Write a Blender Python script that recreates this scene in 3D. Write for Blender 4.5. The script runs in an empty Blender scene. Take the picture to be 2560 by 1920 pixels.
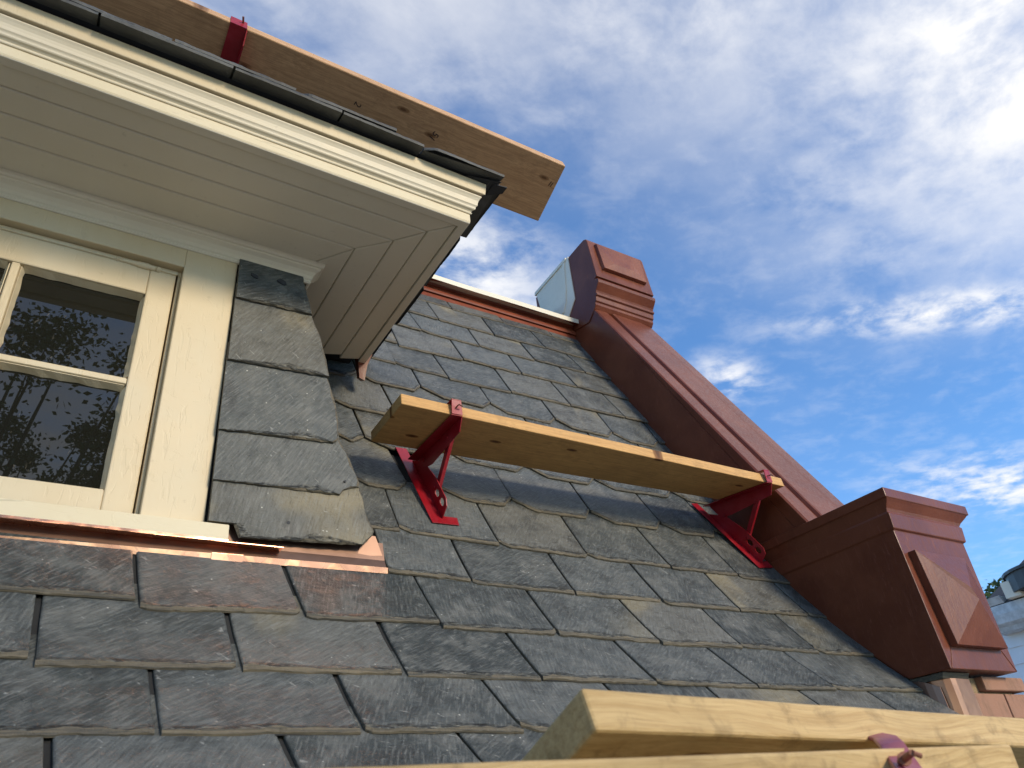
import bpy, bmesh, math, random
from mathutils import Vector, Matrix, noise
S = bpy.context.scene
C = S.collection
R = math.radians
random.seed(7)

# ---------------------------------------------------------------- camera
cam = bpy.data.objects.new('camera', bpy.data.cameras.new('camera'))
C.objects.link(cam)
CX = Vector((0.84875002, -0.52063713, -0.09252235)); CU = Vector((-0.21192717, -0.49521204, 0.84252710)); CB = Vector((-0.48446907, -0.69548689, -0.53064838))      # right, up, back
m = Matrix((CX, CU, CB)).transposed().to_4x4()
cam.matrix_world = m
cam.data.sensor_width = 36
cam.data.lens = 36 * 1898.25 / 2560
cam.data.clip_start = 0.02
cam.data.clip_end = 500
cam.data.dof.use_dof = True
cam.data.dof.focus_distance = 2.3
cam.data.dof.aperture_fstop = 11
S.camera = cam

# ---------------------------------------------------------------- sky and sun
SUN_EL, SUN_AZ = R(24), R(162)           # azimuth: clockwise from +Y
W = bpy.data.worlds.new('World'); S.world = W; W.use_nodes = True
nt = W.node_tree; nt.nodes.clear()
def WN(t, **k):
    n = nt.nodes.new(t)
    for a, b in k.items(): setattr(n, a, b)
    return n
def WL(a, b): nt.links.new(a, b)
def wmath(op, a, b=None, c=None):
    n = WN('ShaderNodeMath', operation=op)
    for i, v in enumerate((a, b, c)):
        if v is None: continue
        if isinstance(v, (int, float)): n.inputs[i].default_value = v
        else: WL(v, n.inputs[i])
    return n.outputs[0]
sky = WN('ShaderNodeTexSky', sky_type='NISHITA', sun_disc=False)
sky.sun_elevation = SUN_EL; sky.sun_rotation = SUN_AZ; sky.altitude = 200
sky.air_density = 1.0; sky.dust_density = 0.3; sky.ozone_density = 4.5
tc = WN('ShaderNodeTexCoord')
sep = WN('ShaderNodeSeparateXYZ'); WL(tc.outputs['Generated'], sep.inputs[0])
zz = wmath('MAXIMUM', sep.outputs[2], 0.04)
px = wmath('DIVIDE', sep.outputs[0], zz); py = wmath('DIVIDE', sep.outputs[1], zz)
cmb = WN('ShaderNodeCombineXYZ'); WL(px, cmb.inputs[0]); WL(py, cmb.inputs[1])   # cloud layer seen from below
def wnoise(scale, det, rough, rot, sx, sy, loc=(0, 0, 0), dist=0.0):
    mp = WN('ShaderNodeMapping'); WL(cmb.outputs[0], mp.inputs[0])
    mp.inputs['Rotation'].default_value = (0, 0, rot); mp.inputs['Scale'].default_value = (sx, sy, 1)
    mp.inputs['Location'].default_value = loc
    n = WN('ShaderNodeTexNoise'); WL(mp.outputs[0], n.inputs[0])
    n.inputs['Scale'].default_value = scale; n.inputs['Detail'].default_value = det
    n.inputs['Roughness'].default_value = rough; n.inputs['Distortion'].default_value = dist
    return n.outputs[0]
def wramp(v, a, b, lo=0.0, hi=1.0):
    n = WN('ShaderNodeMapRange', interpolation_type='SMOOTHSTEP'); WL(v, n.inputs[0])
    n.inputs[1].default_value = a; n.inputs[2].default_value = b
    n.inputs[3].default_value = lo; n.inputs[4].default_value = hi
    return n.outputs[0]
big = wnoise(1.1, 3, 0.5, 0.4, 1, 1, (3.1, 1.7, 0))
mid = wnoise(3.0, 9, 0.60, 0.9, 1.0, 1.25, (0.3, 0.9, 0), 0.15)
fine = wnoise(8.0, 8, 0.60, 0.9, 1.0, 1.35, (5.3, 2.9, 0), 0.2)
def lobe(cx, cy, rx, ry, rot=0.0):       # soft region of the cloud layer, in layer coordinates
    mp = WN('ShaderNodeMapping', vector_type='TEXTURE'); WL(cmb.outputs[0], mp.inputs[0])
    mp.inputs['Location'].default_value = (cx, cy, 0); mp.inputs['Rotation'].default_value = (0, 0, rot)
    mp.inputs['Scale'].default_value = (rx, ry, 1)
    ln = WN('ShaderNodeVectorMath', operation='LENGTH'); WL(mp.outputs[0], ln.inputs[0])
    return wramp(ln.outputs['Value'], 1.0, 0.0)
veil = wmath('MULTIPLY', wramp(wmath('ADD', wmath('MULTIPLY', mid, 0.75), wmath('MULTIPLY', fine, 0.25)), 0.22, 0.58),
             wmath('MINIMUM', wmath('ADD', wmath('ADD', lobe(1.20, 0.0, 1.25, 0.95, 0.35), lobe(-0.2, -2.6, 3.4, 2.3)), wmath('MULTIPLY', lobe(0.15, 0.40, 0.85, 0.6), 0.75)), 1.0))
hi = wmath('MULTIPLY', wramp(mid, 0.45, 0.70), wmath('ADD', lobe(1.1, 0.1, 0.6, 0.45), lobe(0.55, 0.35, 0.25, 0.2)))
patch = wmath('MULTIPLY', wramp(wmath('ADD', wmath('MULTIPLY', mid, 0.5), wmath('MULTIPLY', fine, 0.5)), 0.40, 0.62),
              wmath('MAXIMUM', lobe(0.62, 0.98, 0.36, 0.22, 0.4),
                    wmath('MAXIMUM', lobe(3.0, 1.17, 0.85, 0.36, -0.1), wmath('MAXIMUM', lobe(1.75, 0.60, 0.66, 0.13, -0.56), lobe(1.42, 1.06, 0.22, 0.12, 0.3)))))
thin = wmath('MULTIPLY', wramp(fine, 0.42, 0.75), 0.12)
haze_all = wmath('MULTIPLY', wramp(big, 0.35, 0.75), 0.03)
dens = wmath('MINIMUM', wmath('ADD', wmath('ADD', wmath('MULTIPLY', veil, 0.85), wmath('MULTIPLY', patch, 0.9)),
                              wmath('ADD', wmath('MULTIPLY', hi, 0.6), wmath('ADD', thin, haze_all))), 0.97)
SKY_STRENGTH, SUN_ENERGY, EXPOSURE = 0.112, 1.45, 1.12
cm = WN('ShaderNodeMix', data_type='RGBA')
WL(dens, cm.inputs[0]); cm.inputs[7].default_value = (CLOUD[0], CLOUD[1], CLOUD[2], 1) if 'CLOUD' in globals() else (4.3, 4.3, 4.35, 1)
BLUE_IN = cm.inputs[6]; SKYCOL = cm.outputs[2]

tint = WN('ShaderNodeMix', data_type='RGBA', blend_type='MULTIPLY'); tint.inputs[0].default_value = 1.0
WL(sky.outputs[0], tint.inputs[6]); tint.inputs[7].default_value = (0.78, 0.98, 1.10, 1); WL(tint.outputs[2], BLUE_IN)
out = WN('ShaderNodeOutputWorld'); bg = WN('ShaderNodeBackground')
WL(SKYCOL, bg.inputs[0]); bg.inputs[1].default_value = SKY_STRENGTH
WL(bg.outputs[0], out.inputs[0])

sl = bpy.data.lights.new('sun', 'SUN'); sl.energy = SUN_ENERGY; sl.angle = R(13); sl.color = (1.0, 0.83, 0.60)
so = bpy.data.objects.new('sun', sl); C.objects.link(so)
tosun = Vector((math.sin(SUN_AZ) * math.cos(SUN_EL), math.cos(SUN_AZ) * math.cos(SUN_EL), math.sin(SUN_EL)))
so.rotation_euler = tosun.to_track_quat('Z', 'Y').to_euler()
S.view_settings.view_transform = 'Standard'; S.view_settings.look = 'None'
S.cycles.caustics_reflective = False; S.cycles.caustics_refractive = False
S.view_settings.gamma = 1; S.view_settings.exposure = EXPOSURE

# ---------------------------------------------------------------- materials
def mat(name):
    m = bpy.data.materials.new(name); m.use_nodes = True
    return m, m.node_tree, m.node_tree.nodes['Principled BSDF']
class NB:                                # small node builder
    def __init__(s, t): s.t = t
    def n(s, ty, **k):
        x = s.t.nodes.new(ty)
        for a, b in k.items(): setattr(x, a, b)
        return x
    def l(s, a, b): s.t.links.new(a, b)
    def put(s, v, sock):
        if isinstance(v, (int, float)): sock.default_value = v
        elif isinstance(v, (tuple, list)): sock.default_value = (*v, 1)[:len(sock.default_value)]
        else: s.l(v, sock)
    def coord(s, kind='Object', sc=(1, 1, 1), rot=(0, 0, 0), loc=(0, 0, 0)):
        a = s.n('ShaderNodeTexCoord'); m = s.n('ShaderNodeMapping'); s.l(a.outputs[kind], m.inputs[0])
        m.inputs['Scale'].default_value = sc; m.inputs['Rotation'].default_value = rot; m.inputs['Location'].default_value = loc
        return m.outputs[0]
    def noise(s, v, scale, det=4, rough=.55, dist=0):
        a = s.n('ShaderNodeTexNoise'); s.l(v, a.inputs[0]); a.inputs['Scale'].default_value = scale
        a.inputs['Detail'].default_value = det; a.inputs['Roughness'].default_value = rough; a.inputs['Distortion'].default_value = dist
        return a.outputs[0]
    def ramp(s, v, a, b, lo=0., hi=1.):
        x = s.n('ShaderNodeMapRange', interpolation_type='SMOOTHSTEP'); s.l(v, x.inputs[0])
        for i, q in ((1, a), (2, b), (3, lo), (4, hi)): x.inputs[i].default_value = q
        return x.outputs[0]
    def mix(s, f, a, b):
        x = s.n('ShaderNodeMix', data_type='RGBA'); s.put(f, x.inputs[0]); s.put(a, x.inputs[6]); s.put(b, x.inputs[7]); return x.outputs[2]
    def m(s, op, a, b=0., c=0.):
        x = s.n('ShaderNodeMath', operation=op)
        for i, q in enumerate((a, b, c)): s.put(q, x.inputs[i])
        return x.outputs[0]
    def bump(s, h, strength, dist, nrm=None):
        x = s.n('ShaderNodeBump'); s.l(h, x.inputs['Height']); x.inputs['Strength'].default_value = strength; x.inputs['Distance'].default_value = dist
        if nrm is not None: s.l(nrm, x.inputs['Normal'])
        return x.outputs[0]

def slate_mat(name, edge=False, dark=1.0):
    m, t, p = mat(name); b = NB(t)
    geo = b.n('ShaderNodeNewGeometry'); rnd = geo.outputs['Random Per Island']
    w = b.n('ShaderNodeTexWhiteNoise', noise_dimensions='1D'); b.l(rnd, w.inputs['W'])
    sepc = b.n('ShaderNodeSeparateColor'); b.l(w.outputs['Color'], sepc.inputs[0])
    r1, r2, r3 = sepc.outputs[0], sepc.outputs[1], sepc.outputs[2]
    uv = b.n('ShaderNodeTexCoord').outputs['UV']
    vr = b.n('ShaderNodeVectorRotate', rotation_type='Z_AXIS'); b.l(uv, vr.inputs['Vector'])
    b.l(b.m('MULTIPLY_ADD', r3, 0.9, 0.15), vr.inputs['Angle'])
    st = b.n('ShaderNodeMapping'); b.l(vr.outputs[0], st.inputs[0]); st.inputs['Scale'].default_value = (1, .11, 1)
    streak = b.noise(st.outputs[0], 190, 6, .68, .3)
    cloud = b.noise(uv, 9, 9, .68, .25); blot = b.noise(uv, 2.6, 3, .5, .6); grit = b.noise(uv, 420, 3, .6)
    c = b.mix(r1, (.038, .046, .045), (.100, .110, .107))
    c = b.mix(b.m('MULTIPLY', b.ramp(r2, .55, .9), .7), c, (.135, .130, .108))
    c = b.mix(b.m('MULTIPLY', b.ramp(cloud, .46, .64), .75), c, (.135, .138, .126))
    c = b.mix(b.m('MULTIPLY', b.ramp(cloud, .50, .34), .6), c, (.038, .040, .038))
    c = b.mix(b.m('MULTIPLY', b.m('MULTIPLY', b.ramp(blot, .55, .72), b.ramp(r2, .35, .8)), .75), c, (.28, .235, .14))
    c = b.mix(b.ramp(streak, .47, .68, 0, .55), c, (.21, .215, .20))
    c = b.mix(b.ramp(streak, .47, .32, 0, .5), c, (.032, .035, .034))
    sc = b.n('ShaderNodeMapping'); b.l(vr.outputs[0], sc.inputs[0]); sc.inputs['Scale'].default_value = (.35, 1, 1); sc.inputs['Rotation'].default_value = (0, 0, .9)
    scr = b.noise(sc.outputs[0], 95, 2, .4, 1.2)
    c = b.mix(b.ramp(scr, .69, .76, 0, .45), c, (.40, .40, .37))
    vo = b.n('ShaderNodeTexVoronoi'); b.l(uv, vo.inputs[0]); vo.inputs['Scale'].default_value = 42
    c = b.mix(b.m('MULTIPLY', b.ramp(vo.outputs['Distance'], .10, .05), b.ramp(cloud, .5, .6)), c, (.55, .54, .48))
    if not edge:
        tail = b.n('ShaderNodeAttribute', attribute_name='tail').outputs['Fac']
        tm = b.n('ShaderNodeMapping'); b.l(uv, tm.inputs[0]); tm.inputs['Scale'].default_value = (1, 3.2, 1)
        fl = b.noise(tm.outputs[0], 42, 5, .6, .8); fl2 = b.noise(tm.outputs[0], 21, 4, .6, .4)
        zone = b.ramp(b.m('ADD', tail, b.m('MULTIPLY', fl2, -.030)), .006, -.006)
        flk = b.ramp(fl, .44, .60)
        c = b.mix(b.m('MULTIPLY', zone, flk), c, (.030, .030, .028))
        c = b.mix(b.m('MULTIPLY', zone, b.ramp(fl, .50, .38, 0, .7)), c, (.24, .225, .175))
    if edge:
        lay = b.noise(b.coord('Object', (6, 60, 160)), 1.5, 4, .7)
        c = b.mix(b.ramp(lay, .35, .65), (.055, .050, .040), (.23, .185, .115))
        c = b.mix(.55, c, b.mix(r1, (.055, .058, .055), (.12, .105, .075)))
    p.inputs['Base Color'].default_value = (0, 0, 0, 1); b.l(c, p.inputs['Base Color'])
    b.put(b.ramp(cloud, .3, .7, .34, .50) if not edge else .8, p.inputs['Roughness'])
    p.inputs['Specular IOR Level'].default_value = .42
    relief = b.noise(uv, 13, 9, .66, .3)
    ridge = b.noise(st.outputs[0], 34, 6, .6, .5)
    nr = b.bump(relief, 1, .015)
    if not edge: nr = b.bump(b.m('MULTIPLY', zone, fl), 1, .012, nr); nr = b.bump(ridge, .6, .0020, nr); nr = b.bump(streak, .8, .0011, nr); nr = b.bump(grit, .5, .0008, nr)
    b.l(nr, p.inputs['Normal'])
    return m
SLATE = slate_mat('slate'); SLATE_EDGE = slate_mat('slate_edge', True)

def paint_mat(name, col, col2, rough=.5, grain=None, bump=.3, scale=1.0, crack=0, spec=.5, bdist=.0012):
    m, t, p = mat(name); b = NB(t)
    v = b.coord('Object')
    big = b.noise(v, 3.5 * scale, 4, .6); det = b.noise(v, 45 * scale, 6, .6)
    c = b.mix(b.ramp(big, .3, .7), col, col2)
    c = b.mix(b.ramp(det, .62, .80, 0, .35), c, tuple(x * .55 for x in col))
    h = det
    if grain:
        gv = b.coord('Object', grain); g = b.noise(gv, 26, 5, .6, .3)
        h = b.m('ADD', b.m('MULTIPLY', det, .35), g)
    nr = b.bump(h, bump, bdist)
    if crack:
        ck = b.noise(b.coord('Object', grain or (1, 1, 1)), 75, 3, .5, .8)
        c = b.mix(b.ramp(ck, .64, .72, 0, crack), c, tuple(x * .45 for x in col))
        nr = b.bump(b.ramp(ck, .66, .58), .5, .0006, nr)
        chip = b.noise(v, 26, 6, .6, 1.5); nr = b.bump(b.ramp(chip, .60, .63), .35, .0005, nr)
    b.l(c, p.inputs['Base Color']); b.put(b.ramp(big, .3, .7, rough * .85, rough * 1.15), p.inputs['Roughness'])
    p.inputs['Specular IOR Level'].default_value = spec
    b.l(nr, p.inputs['Normal'])
    return m
CREAM = paint_mat('cream_paint', (.60, .49, .31), (.64, .55, .38), .50, (1, 1, .16), .28, 1, .07, bdist=.0007)
CREAM_H = paint_mat('cream_paint_weathered', (.66, .57, .38), (.70, .62, .44), .6, (.10, 1, 1), .6, 1, .35, bdist=.0008)
WHITE = paint_mat('white_paint', (.62, .55, .40), (.66, .60, .46), .5, None, .15, 1, .0, bdist=.0004)
SOFFIT = paint_mat('soffit_paint', (.69, .64, .52), (.73, .68, .56), .5, None, .15, 1, .0, bdist=.0004)
GREYWHITE = paint_mat('grey_white_paint', (.74, .66, .54), (.82, .74, .61), .6, None, 1.0, .6, .3, bdist=.004)
SIDING = paint_mat('white_siding', (.66, .68, .72), (.72, .74, .78), .5, None, .2)

def red_mat(name, a, bb, rough=.34, spots=.0):
    m, t, p = mat(name); b = NB(t)
    v = b.coord('Object'); big = b.noise(v, 5, 5, .6, .3); det = b.noise(v, 60, 5, .6)
    br = b.noise(b.coord('Object', (14, 14, 2.2)), 9, 4, .6, .8)
    c = b.mix(b.ramp(big, .35, .68), a, bb)
    c = b.mix(b.ramp(br, .55, .75, 0, .35), c, tuple(min(1, x * 1.7 + .02) for x in bb))
    if spots: c = b.mix(b.ramp(b.noise(v, 120, 4, .7), .60, .66, 0, spots), c, (.05, .02, .015))
    b.l(c, p.inputs['Base Color']); b.l(b.ramp(br, .35, .7, rough - .06, rough + .14), p.inputs['Roughness'])
    p.inputs['Specular IOR Level'].default_value = .32
    nr = b.bump(big, .3, .004); nr = b.bump(br, .3, .0015, nr); nr = b.bump(det, .35, .0006, nr)
    b.l(nr, p.inputs['Normal']); return m
RED = red_mat('oxide_red_paint', (.130, .033, .015), (.175, .050, .023))
RED_RUST = red_mat('worn_red_paint', (.23, .075, .040), (.15, .04, .026), .45, .7)
CORN = red_mat('cornice_copper_red', (.25, .065, .030), (.17, .042, .024), .38, .2)

def copper_mat():
    m, t, p = mat('copper_sheet'); b = NB(t)
    v = b.coord('Object', (1, 1, 1)); n = b.noise(v, 9, 4, .55, 1.5)
    c = b.mix(b.ramp(n, .46, .52), (.68, .37, .25), (.56, .29, .20))
    c = b.mix(b.ramp(b.noise(v, 22, 3, .5, 2), .60, .66, 0, .4), c, (.50, .26, .19))
    b.l(c, p.inputs['Base Color']); p.inputs['Metallic'].default_value = 1
    b.l(b.ramp(n, .4, .6, .16, .30), p.inputs['Roughness'])
    b.l(b.bump(b.noise(v, 14, 2, .4), .5, .004), p.inputs['Normal']); return m
COPPER = copper_mat()

def wood_mat(name, light, dark, seed, knots=1.0, rough=.6, dirt=.25):
    m, t, p = mat(name); b = NB(t)
    v = b.coord('Object', (1, 1, 1), loc=(seed, seed * 1.7, seed * .6))
    lw = b.n('ShaderNodeMapping'); b.l(v, lw.inputs[0]); lw.inputs['Scale'].default_value = (.9, 5, 9)
    warp = b.noise(lw.outputs[0], 1.3, 2, .5)
    vo = b.n('ShaderNodeTexVoronoi', voronoi_dimensions='2D'); kv = b.n('ShaderNodeMapping'); b.l(v, kv.inputs[0]); kv.inputs['Scale'].default_value = (3.2, 8.5, 1)
    b.l(kv.outputs[0], vo.inputs[0]); vo.inputs['Scale'].default_value = 1.0; vo.inputs['Randomness'].default_value = 1
    kd = vo.outputs['Distance']
    gv = b.n('ShaderNodeMapping'); b.l(v, gv.inputs[0]); gv.inputs['Scale'].default_value = (.045, 1, 1.4)
    cm = b.n('ShaderNodeVectorMath', operation='ADD'); b.l(gv.outputs[0], cm.inputs[0])
    cb = b.n('ShaderNodeCombineXYZ'); b.l(b.m('MULTIPLY', warp, .018), cb.inputs[1]); b.l(b.m('MULTIPLY', b.ramp(kd, .0, .5, 1, 0), .02), cb.inputs[2]); b.l(cb.outputs[0], cm.inputs[1])
    g1 = b.noise(cm.outputs[0], 120, 6, .72); g2 = b.noise(cm.outputs[0], 420, 5, .75)
    c = b.mix(b.ramp(g1, .30, .66), dark, light)
    c = b.mix(b.ramp(g2, .48, .70, 0, .7), c, tuple(x * .82 for x in dark))
    c = b.mix(b.ramp(b.noise(v, 4, 4, .6), .5, .8, 0, dirt), c, tuple(x * .45 for x in dark))
    knots = b.m('MULTIPLY', b.ramp(b.m('FRACT', b.m('MULTIPLY', vo.outputs['Color'], 7.31)), .30, .34), knots)
    kn = b.m('MULTIPLY', b.ramp(kd, .085, .055), knots)
    c = b.mix(b.ramp(b.noise(v, 24, 5, .65, .5), .50, .70, 0, dirt), c, tuple(x * .5 for x in dark))
    c = b.mix(kn, c, (dark[0] * .42, dark[1] * .33, dark[2] * .25))
    c = b.mix(b.m('MULTIPLY', b.ramp(kd, .045, .025), knots), c, (dark[0] * .2, dark[1] * .15, dark[2] * .12))
    b.l(c, p.inputs['Base Color']); p.inputs['Roughness'].default_value = rough; p.inputs['Specular IOR Level'].default_value = .3
    nr = b.bump(g1, .5, .0016); nr = b.bump(g2, .5, .0007, nr); b.l(nr, p.inputs['Normal']); return m
WOOD_MID = wood_mat('pine_warm', (.68, .40, .15), (.50, .275, .10), 3.1)
WOOD_UP = wood_mat('pine_brown', (.64, .40, .22), (.44, .26, .135), 7.7, .7)
WOOD_FG = wood_mat('pine_pale', (.60, .425, .20), (.44, .285, .115), 12.3, .9, .6, .6)

def simple(name, col, rough=.5, metal=0, bump=0, scale=60, spec=.5, var=.2):
    m, t, p = mat(name); b = NB(t); v = b.coord('Object'); n = b.noise(v, scale, 4, .6); n2 = b.noise(v, scale * .15, 4, .6)
    c = b.mix(b.ramp(n2, .3, .7), tuple(x * (1 - var) for x in col), tuple(min(1, x * (1 + var)) for x in col))
    b.l(c, p.inputs['Base Color']); p.inputs['Roughness'].default_value = rough; p.inputs['Metallic'].default_value = metal
    p.inputs['Specular IOR Level'].default_value = spec
    if bump: b.l(b.bump(n, .5, bump), p.inputs['Normal'])
    return m
def bracket_mat(name, col, pale):
    m, t, p = mat(name); b = NB(t); v = b.coord('Object')
    c = b.mix(b.ramp(b.noise(v, 14, 5, .6, .5), .42, .66, 0, .55), col, pale)
    c = b.mix(b.ramp(b.noise(v, 90, 4, .7), .62, .68, 0, .7), c, (.10, .012, .014))
    b.l(c, p.inputs['Base Color']); b.l(b.ramp(b.noise(v, 14, 5, .6, .5), .4, .7, .3, .5), p.inputs['Roughness'])
    b.l(b.bump(b.noise(v, 200, 3, .6), .3, .0004), p.inputs['Normal']); return m
BRK = bracket_mat('bracket_red', (.27, .006, .013), (.36, .03, .045))
BRK_F = bracket_mat('bracket_faded', (.26, .045, .065), (.36, .10, .12))
STEEL = simple('rusty_steel', (.20, .08, .05), .6, .3, .0005)
DARK = simple('dark_membrane', (.022, .025, .03), .7, 0, .001)
DECK = simple('roof_paper', (.012, .013, .014), .8, 0, .001)
COPPER_D = simple('tarnished_copper', (.26, .165, .125), .5, 1, .002, 12, .5, .35)
COPPER_F = simple('bent_copper', (.78, .34, .19), .36, 1, .004, 14, .5, .45)
EAVE = simple('eave_slate', (.075, .080, .080), .6, 0, .003, 40, .4, .4)
HEAD = simple('slate_head_gap_shade', (.018, .019, .019), .9, 0, .002)  # covered heads, dirty and unweathered; gap shade is also put into this colour
STAMP = simple('stamp_ink', (.035, .02, .02), .8)
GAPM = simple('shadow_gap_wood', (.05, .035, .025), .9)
BRICK_T = None
def brick_mat():
    m, t, p = mat('sandstone_brick'); b = NB(t)
    rnd = b.n('ShaderNodeNewGeometry').outputs['Random Per Island']; v = b.coord('Object')
    c = b.mix(b.ramp(rnd, .3, .7), (.36, .25, .135), (.32, .165, .105))
    c = b.mix(b.ramp(b.noise(b.coord('Object', (1, 1, .3)), 26, 5, .6), .45, .7, 0, .6), c, (.17, .10, .06))
    b.l(c, p.inputs['Base Color']); p.inputs['Roughness'].default_value = .8
    b.l(b.bump(b.noise(v, 60, 6, .65), .6, .003), p.inputs['Normal']); return m
BRICK = brick_mat(); MORTAR = simple('mortar', (.30, .22, .13), .95, 0, .003)

def glass_mat():
    m, t, p = mat('window_glass'); b = NB(t)
    p.inputs['Base Color'].default_value = (.012, .012, .009, 1); p.inputs['Roughness'].default_value = .0
    p.inputs['IOR'].default_value = 1.52; p.inputs['Specular IOR Level'].default_value = .62
    b.l(b.bump(b.noise(b.coord('Object'), 6, 2, .4, .5), .15, .0006), p.inputs['Normal']); return m
GLASS = glass_mat()

def leaf_mat(name, a, bcol):
    m, t, p = mat(name); b = NB(t); rnd = b.n('ShaderNodeNewGeometry').outputs['Random Per Island']
    b.l(b.mix(rnd, a, bcol), p.inputs['Base Color']); p.inputs['Roughness'].default_value = .5; return m
LEAF = leaf_mat('leaf', (.035, .06, .02), (.08, .13, .035))
BARK = simple('bark', (.08, .06, .045), .9, 0, .01, 30)
GROUND_BOUNCE = simple('pale_bounce_ground', (.38, .34, .27), .9, 0, .02, 8)  # unseen ground, made pale to bounce warm light onto soffit and plank undersides

# ---------------------------------------------------------------- object helpers
def tag(o, label=None, cat=None, group=None, kind=None):
    for k, v in (('label', label), ('category', cat), ('group', group), ('kind', kind)):
        if v: o[k] = v
    return o
def empty(name, loc=(0, 0, 0)):
    o = bpy.data.objects.new(name, None); C.objects.link(o); o.location = loc; o.empty_display_size = .1; return o
def obj(name, bm, mats, parent=None, smooth=False, bevel=0, label=None):
    bmesh.ops.recalc_face_normals(bm, faces=bm.faces)
    me = bpy.data.meshes.new(name); bm.to_mesh(me); bm.free()
    for mm in (mats if isinstance(mats, (list, tuple)) else [mats]): me.materials.append(mm)
    if smooth:
        for f in me.polygons: f.use_smooth = True
    o = bpy.data.objects.new(name, me); C.objects.link(o)
    if bevel:
        md = o.modifiers.new('bevel', 'BEVEL'); md.width = bevel; md.segments = 2; md.limit_method = 'ANGLE'; md.angle_limit = R(40)
    if parent is not None:
        o.parent = parent
        q = parent; off = Vector()
        while q is not None: off += q.location; q = q.parent
        me.transform(Matrix.Translation(-off)) if any(off) else None
    if label: o['label'] = label
    return o
def hexa(bm, pts, mi=0):                  # 8 corners: bottom loop then top loop
    vs = [bm.verts.new(p) for p in pts]
    for f in ((0, 1, 2, 3), (4, 5, 6, 7), (0, 1, 5, 4), (1, 2, 6, 5), (2, 3, 7, 6), (3, 0, 4, 7)):
        fa = bm.faces.new([vs[i] for i in f]); fa.material_index = mi
def box(bm, x0, x1, y0, y1, z0, z1, mi=0):
    hexa(bm, [(x0, y0, z0), (x1, y0, z0), (x1, y1, z0), (x0, y1, z0), (x0, y0, z1), (x1, y0, z1), (x1, y1, z1), (x0, y1, z1)], mi)
def prism(bm, ringA, ringB, mi=0, cap=True):
    a = [bm.verts.new(p) for p in ringA]; b2 = [bm.verts.new(p) for p in ringB]; n = len(a)
    for i in range(n): bm.faces.new((a[i], a[(i + 1) % n], b2[(i + 1) % n], b2[i])).material_index = mi
    if cap: bm.faces.new(a).material_index = mi; bm.faces.new(b2[::-1]).material_index = mi
def exX(bm, prof, x0, x1, mi=0):          # profile (Y,Z) extruded along X
    prism(bm, [(x0, y, z) for y, z in prof], [(x1, y, z) for y, z in prof], mi)
def exY(bm, prof, y0, y1, mi=0):          # profile (X,Z) extruded along Y
    prism(bm, [(x, y0, z) for x, z in prof], [(x, y1, z) for x, z in prof], mi)
def tube(bm, a, b2, r0, r1=None, n=10, mi=0):
    a, b2 = Vector(a), Vector(b2); d = (b2 - a).normalized(); u = d.orthogonal().normalized(); w = d.cross(u); r1 = r0 if r1 is None else r1
    prism(bm, [a + (u * math.cos(t) + w * math.sin(t)) * r0 for t in [i * 2 * math.pi / n for i in range(n)]],
          [b2 + (u * math.cos(t) + w * math.sin(t)) * r1 for t in [i * 2 * math.pi / n for i in range(n)]], mi)

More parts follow.
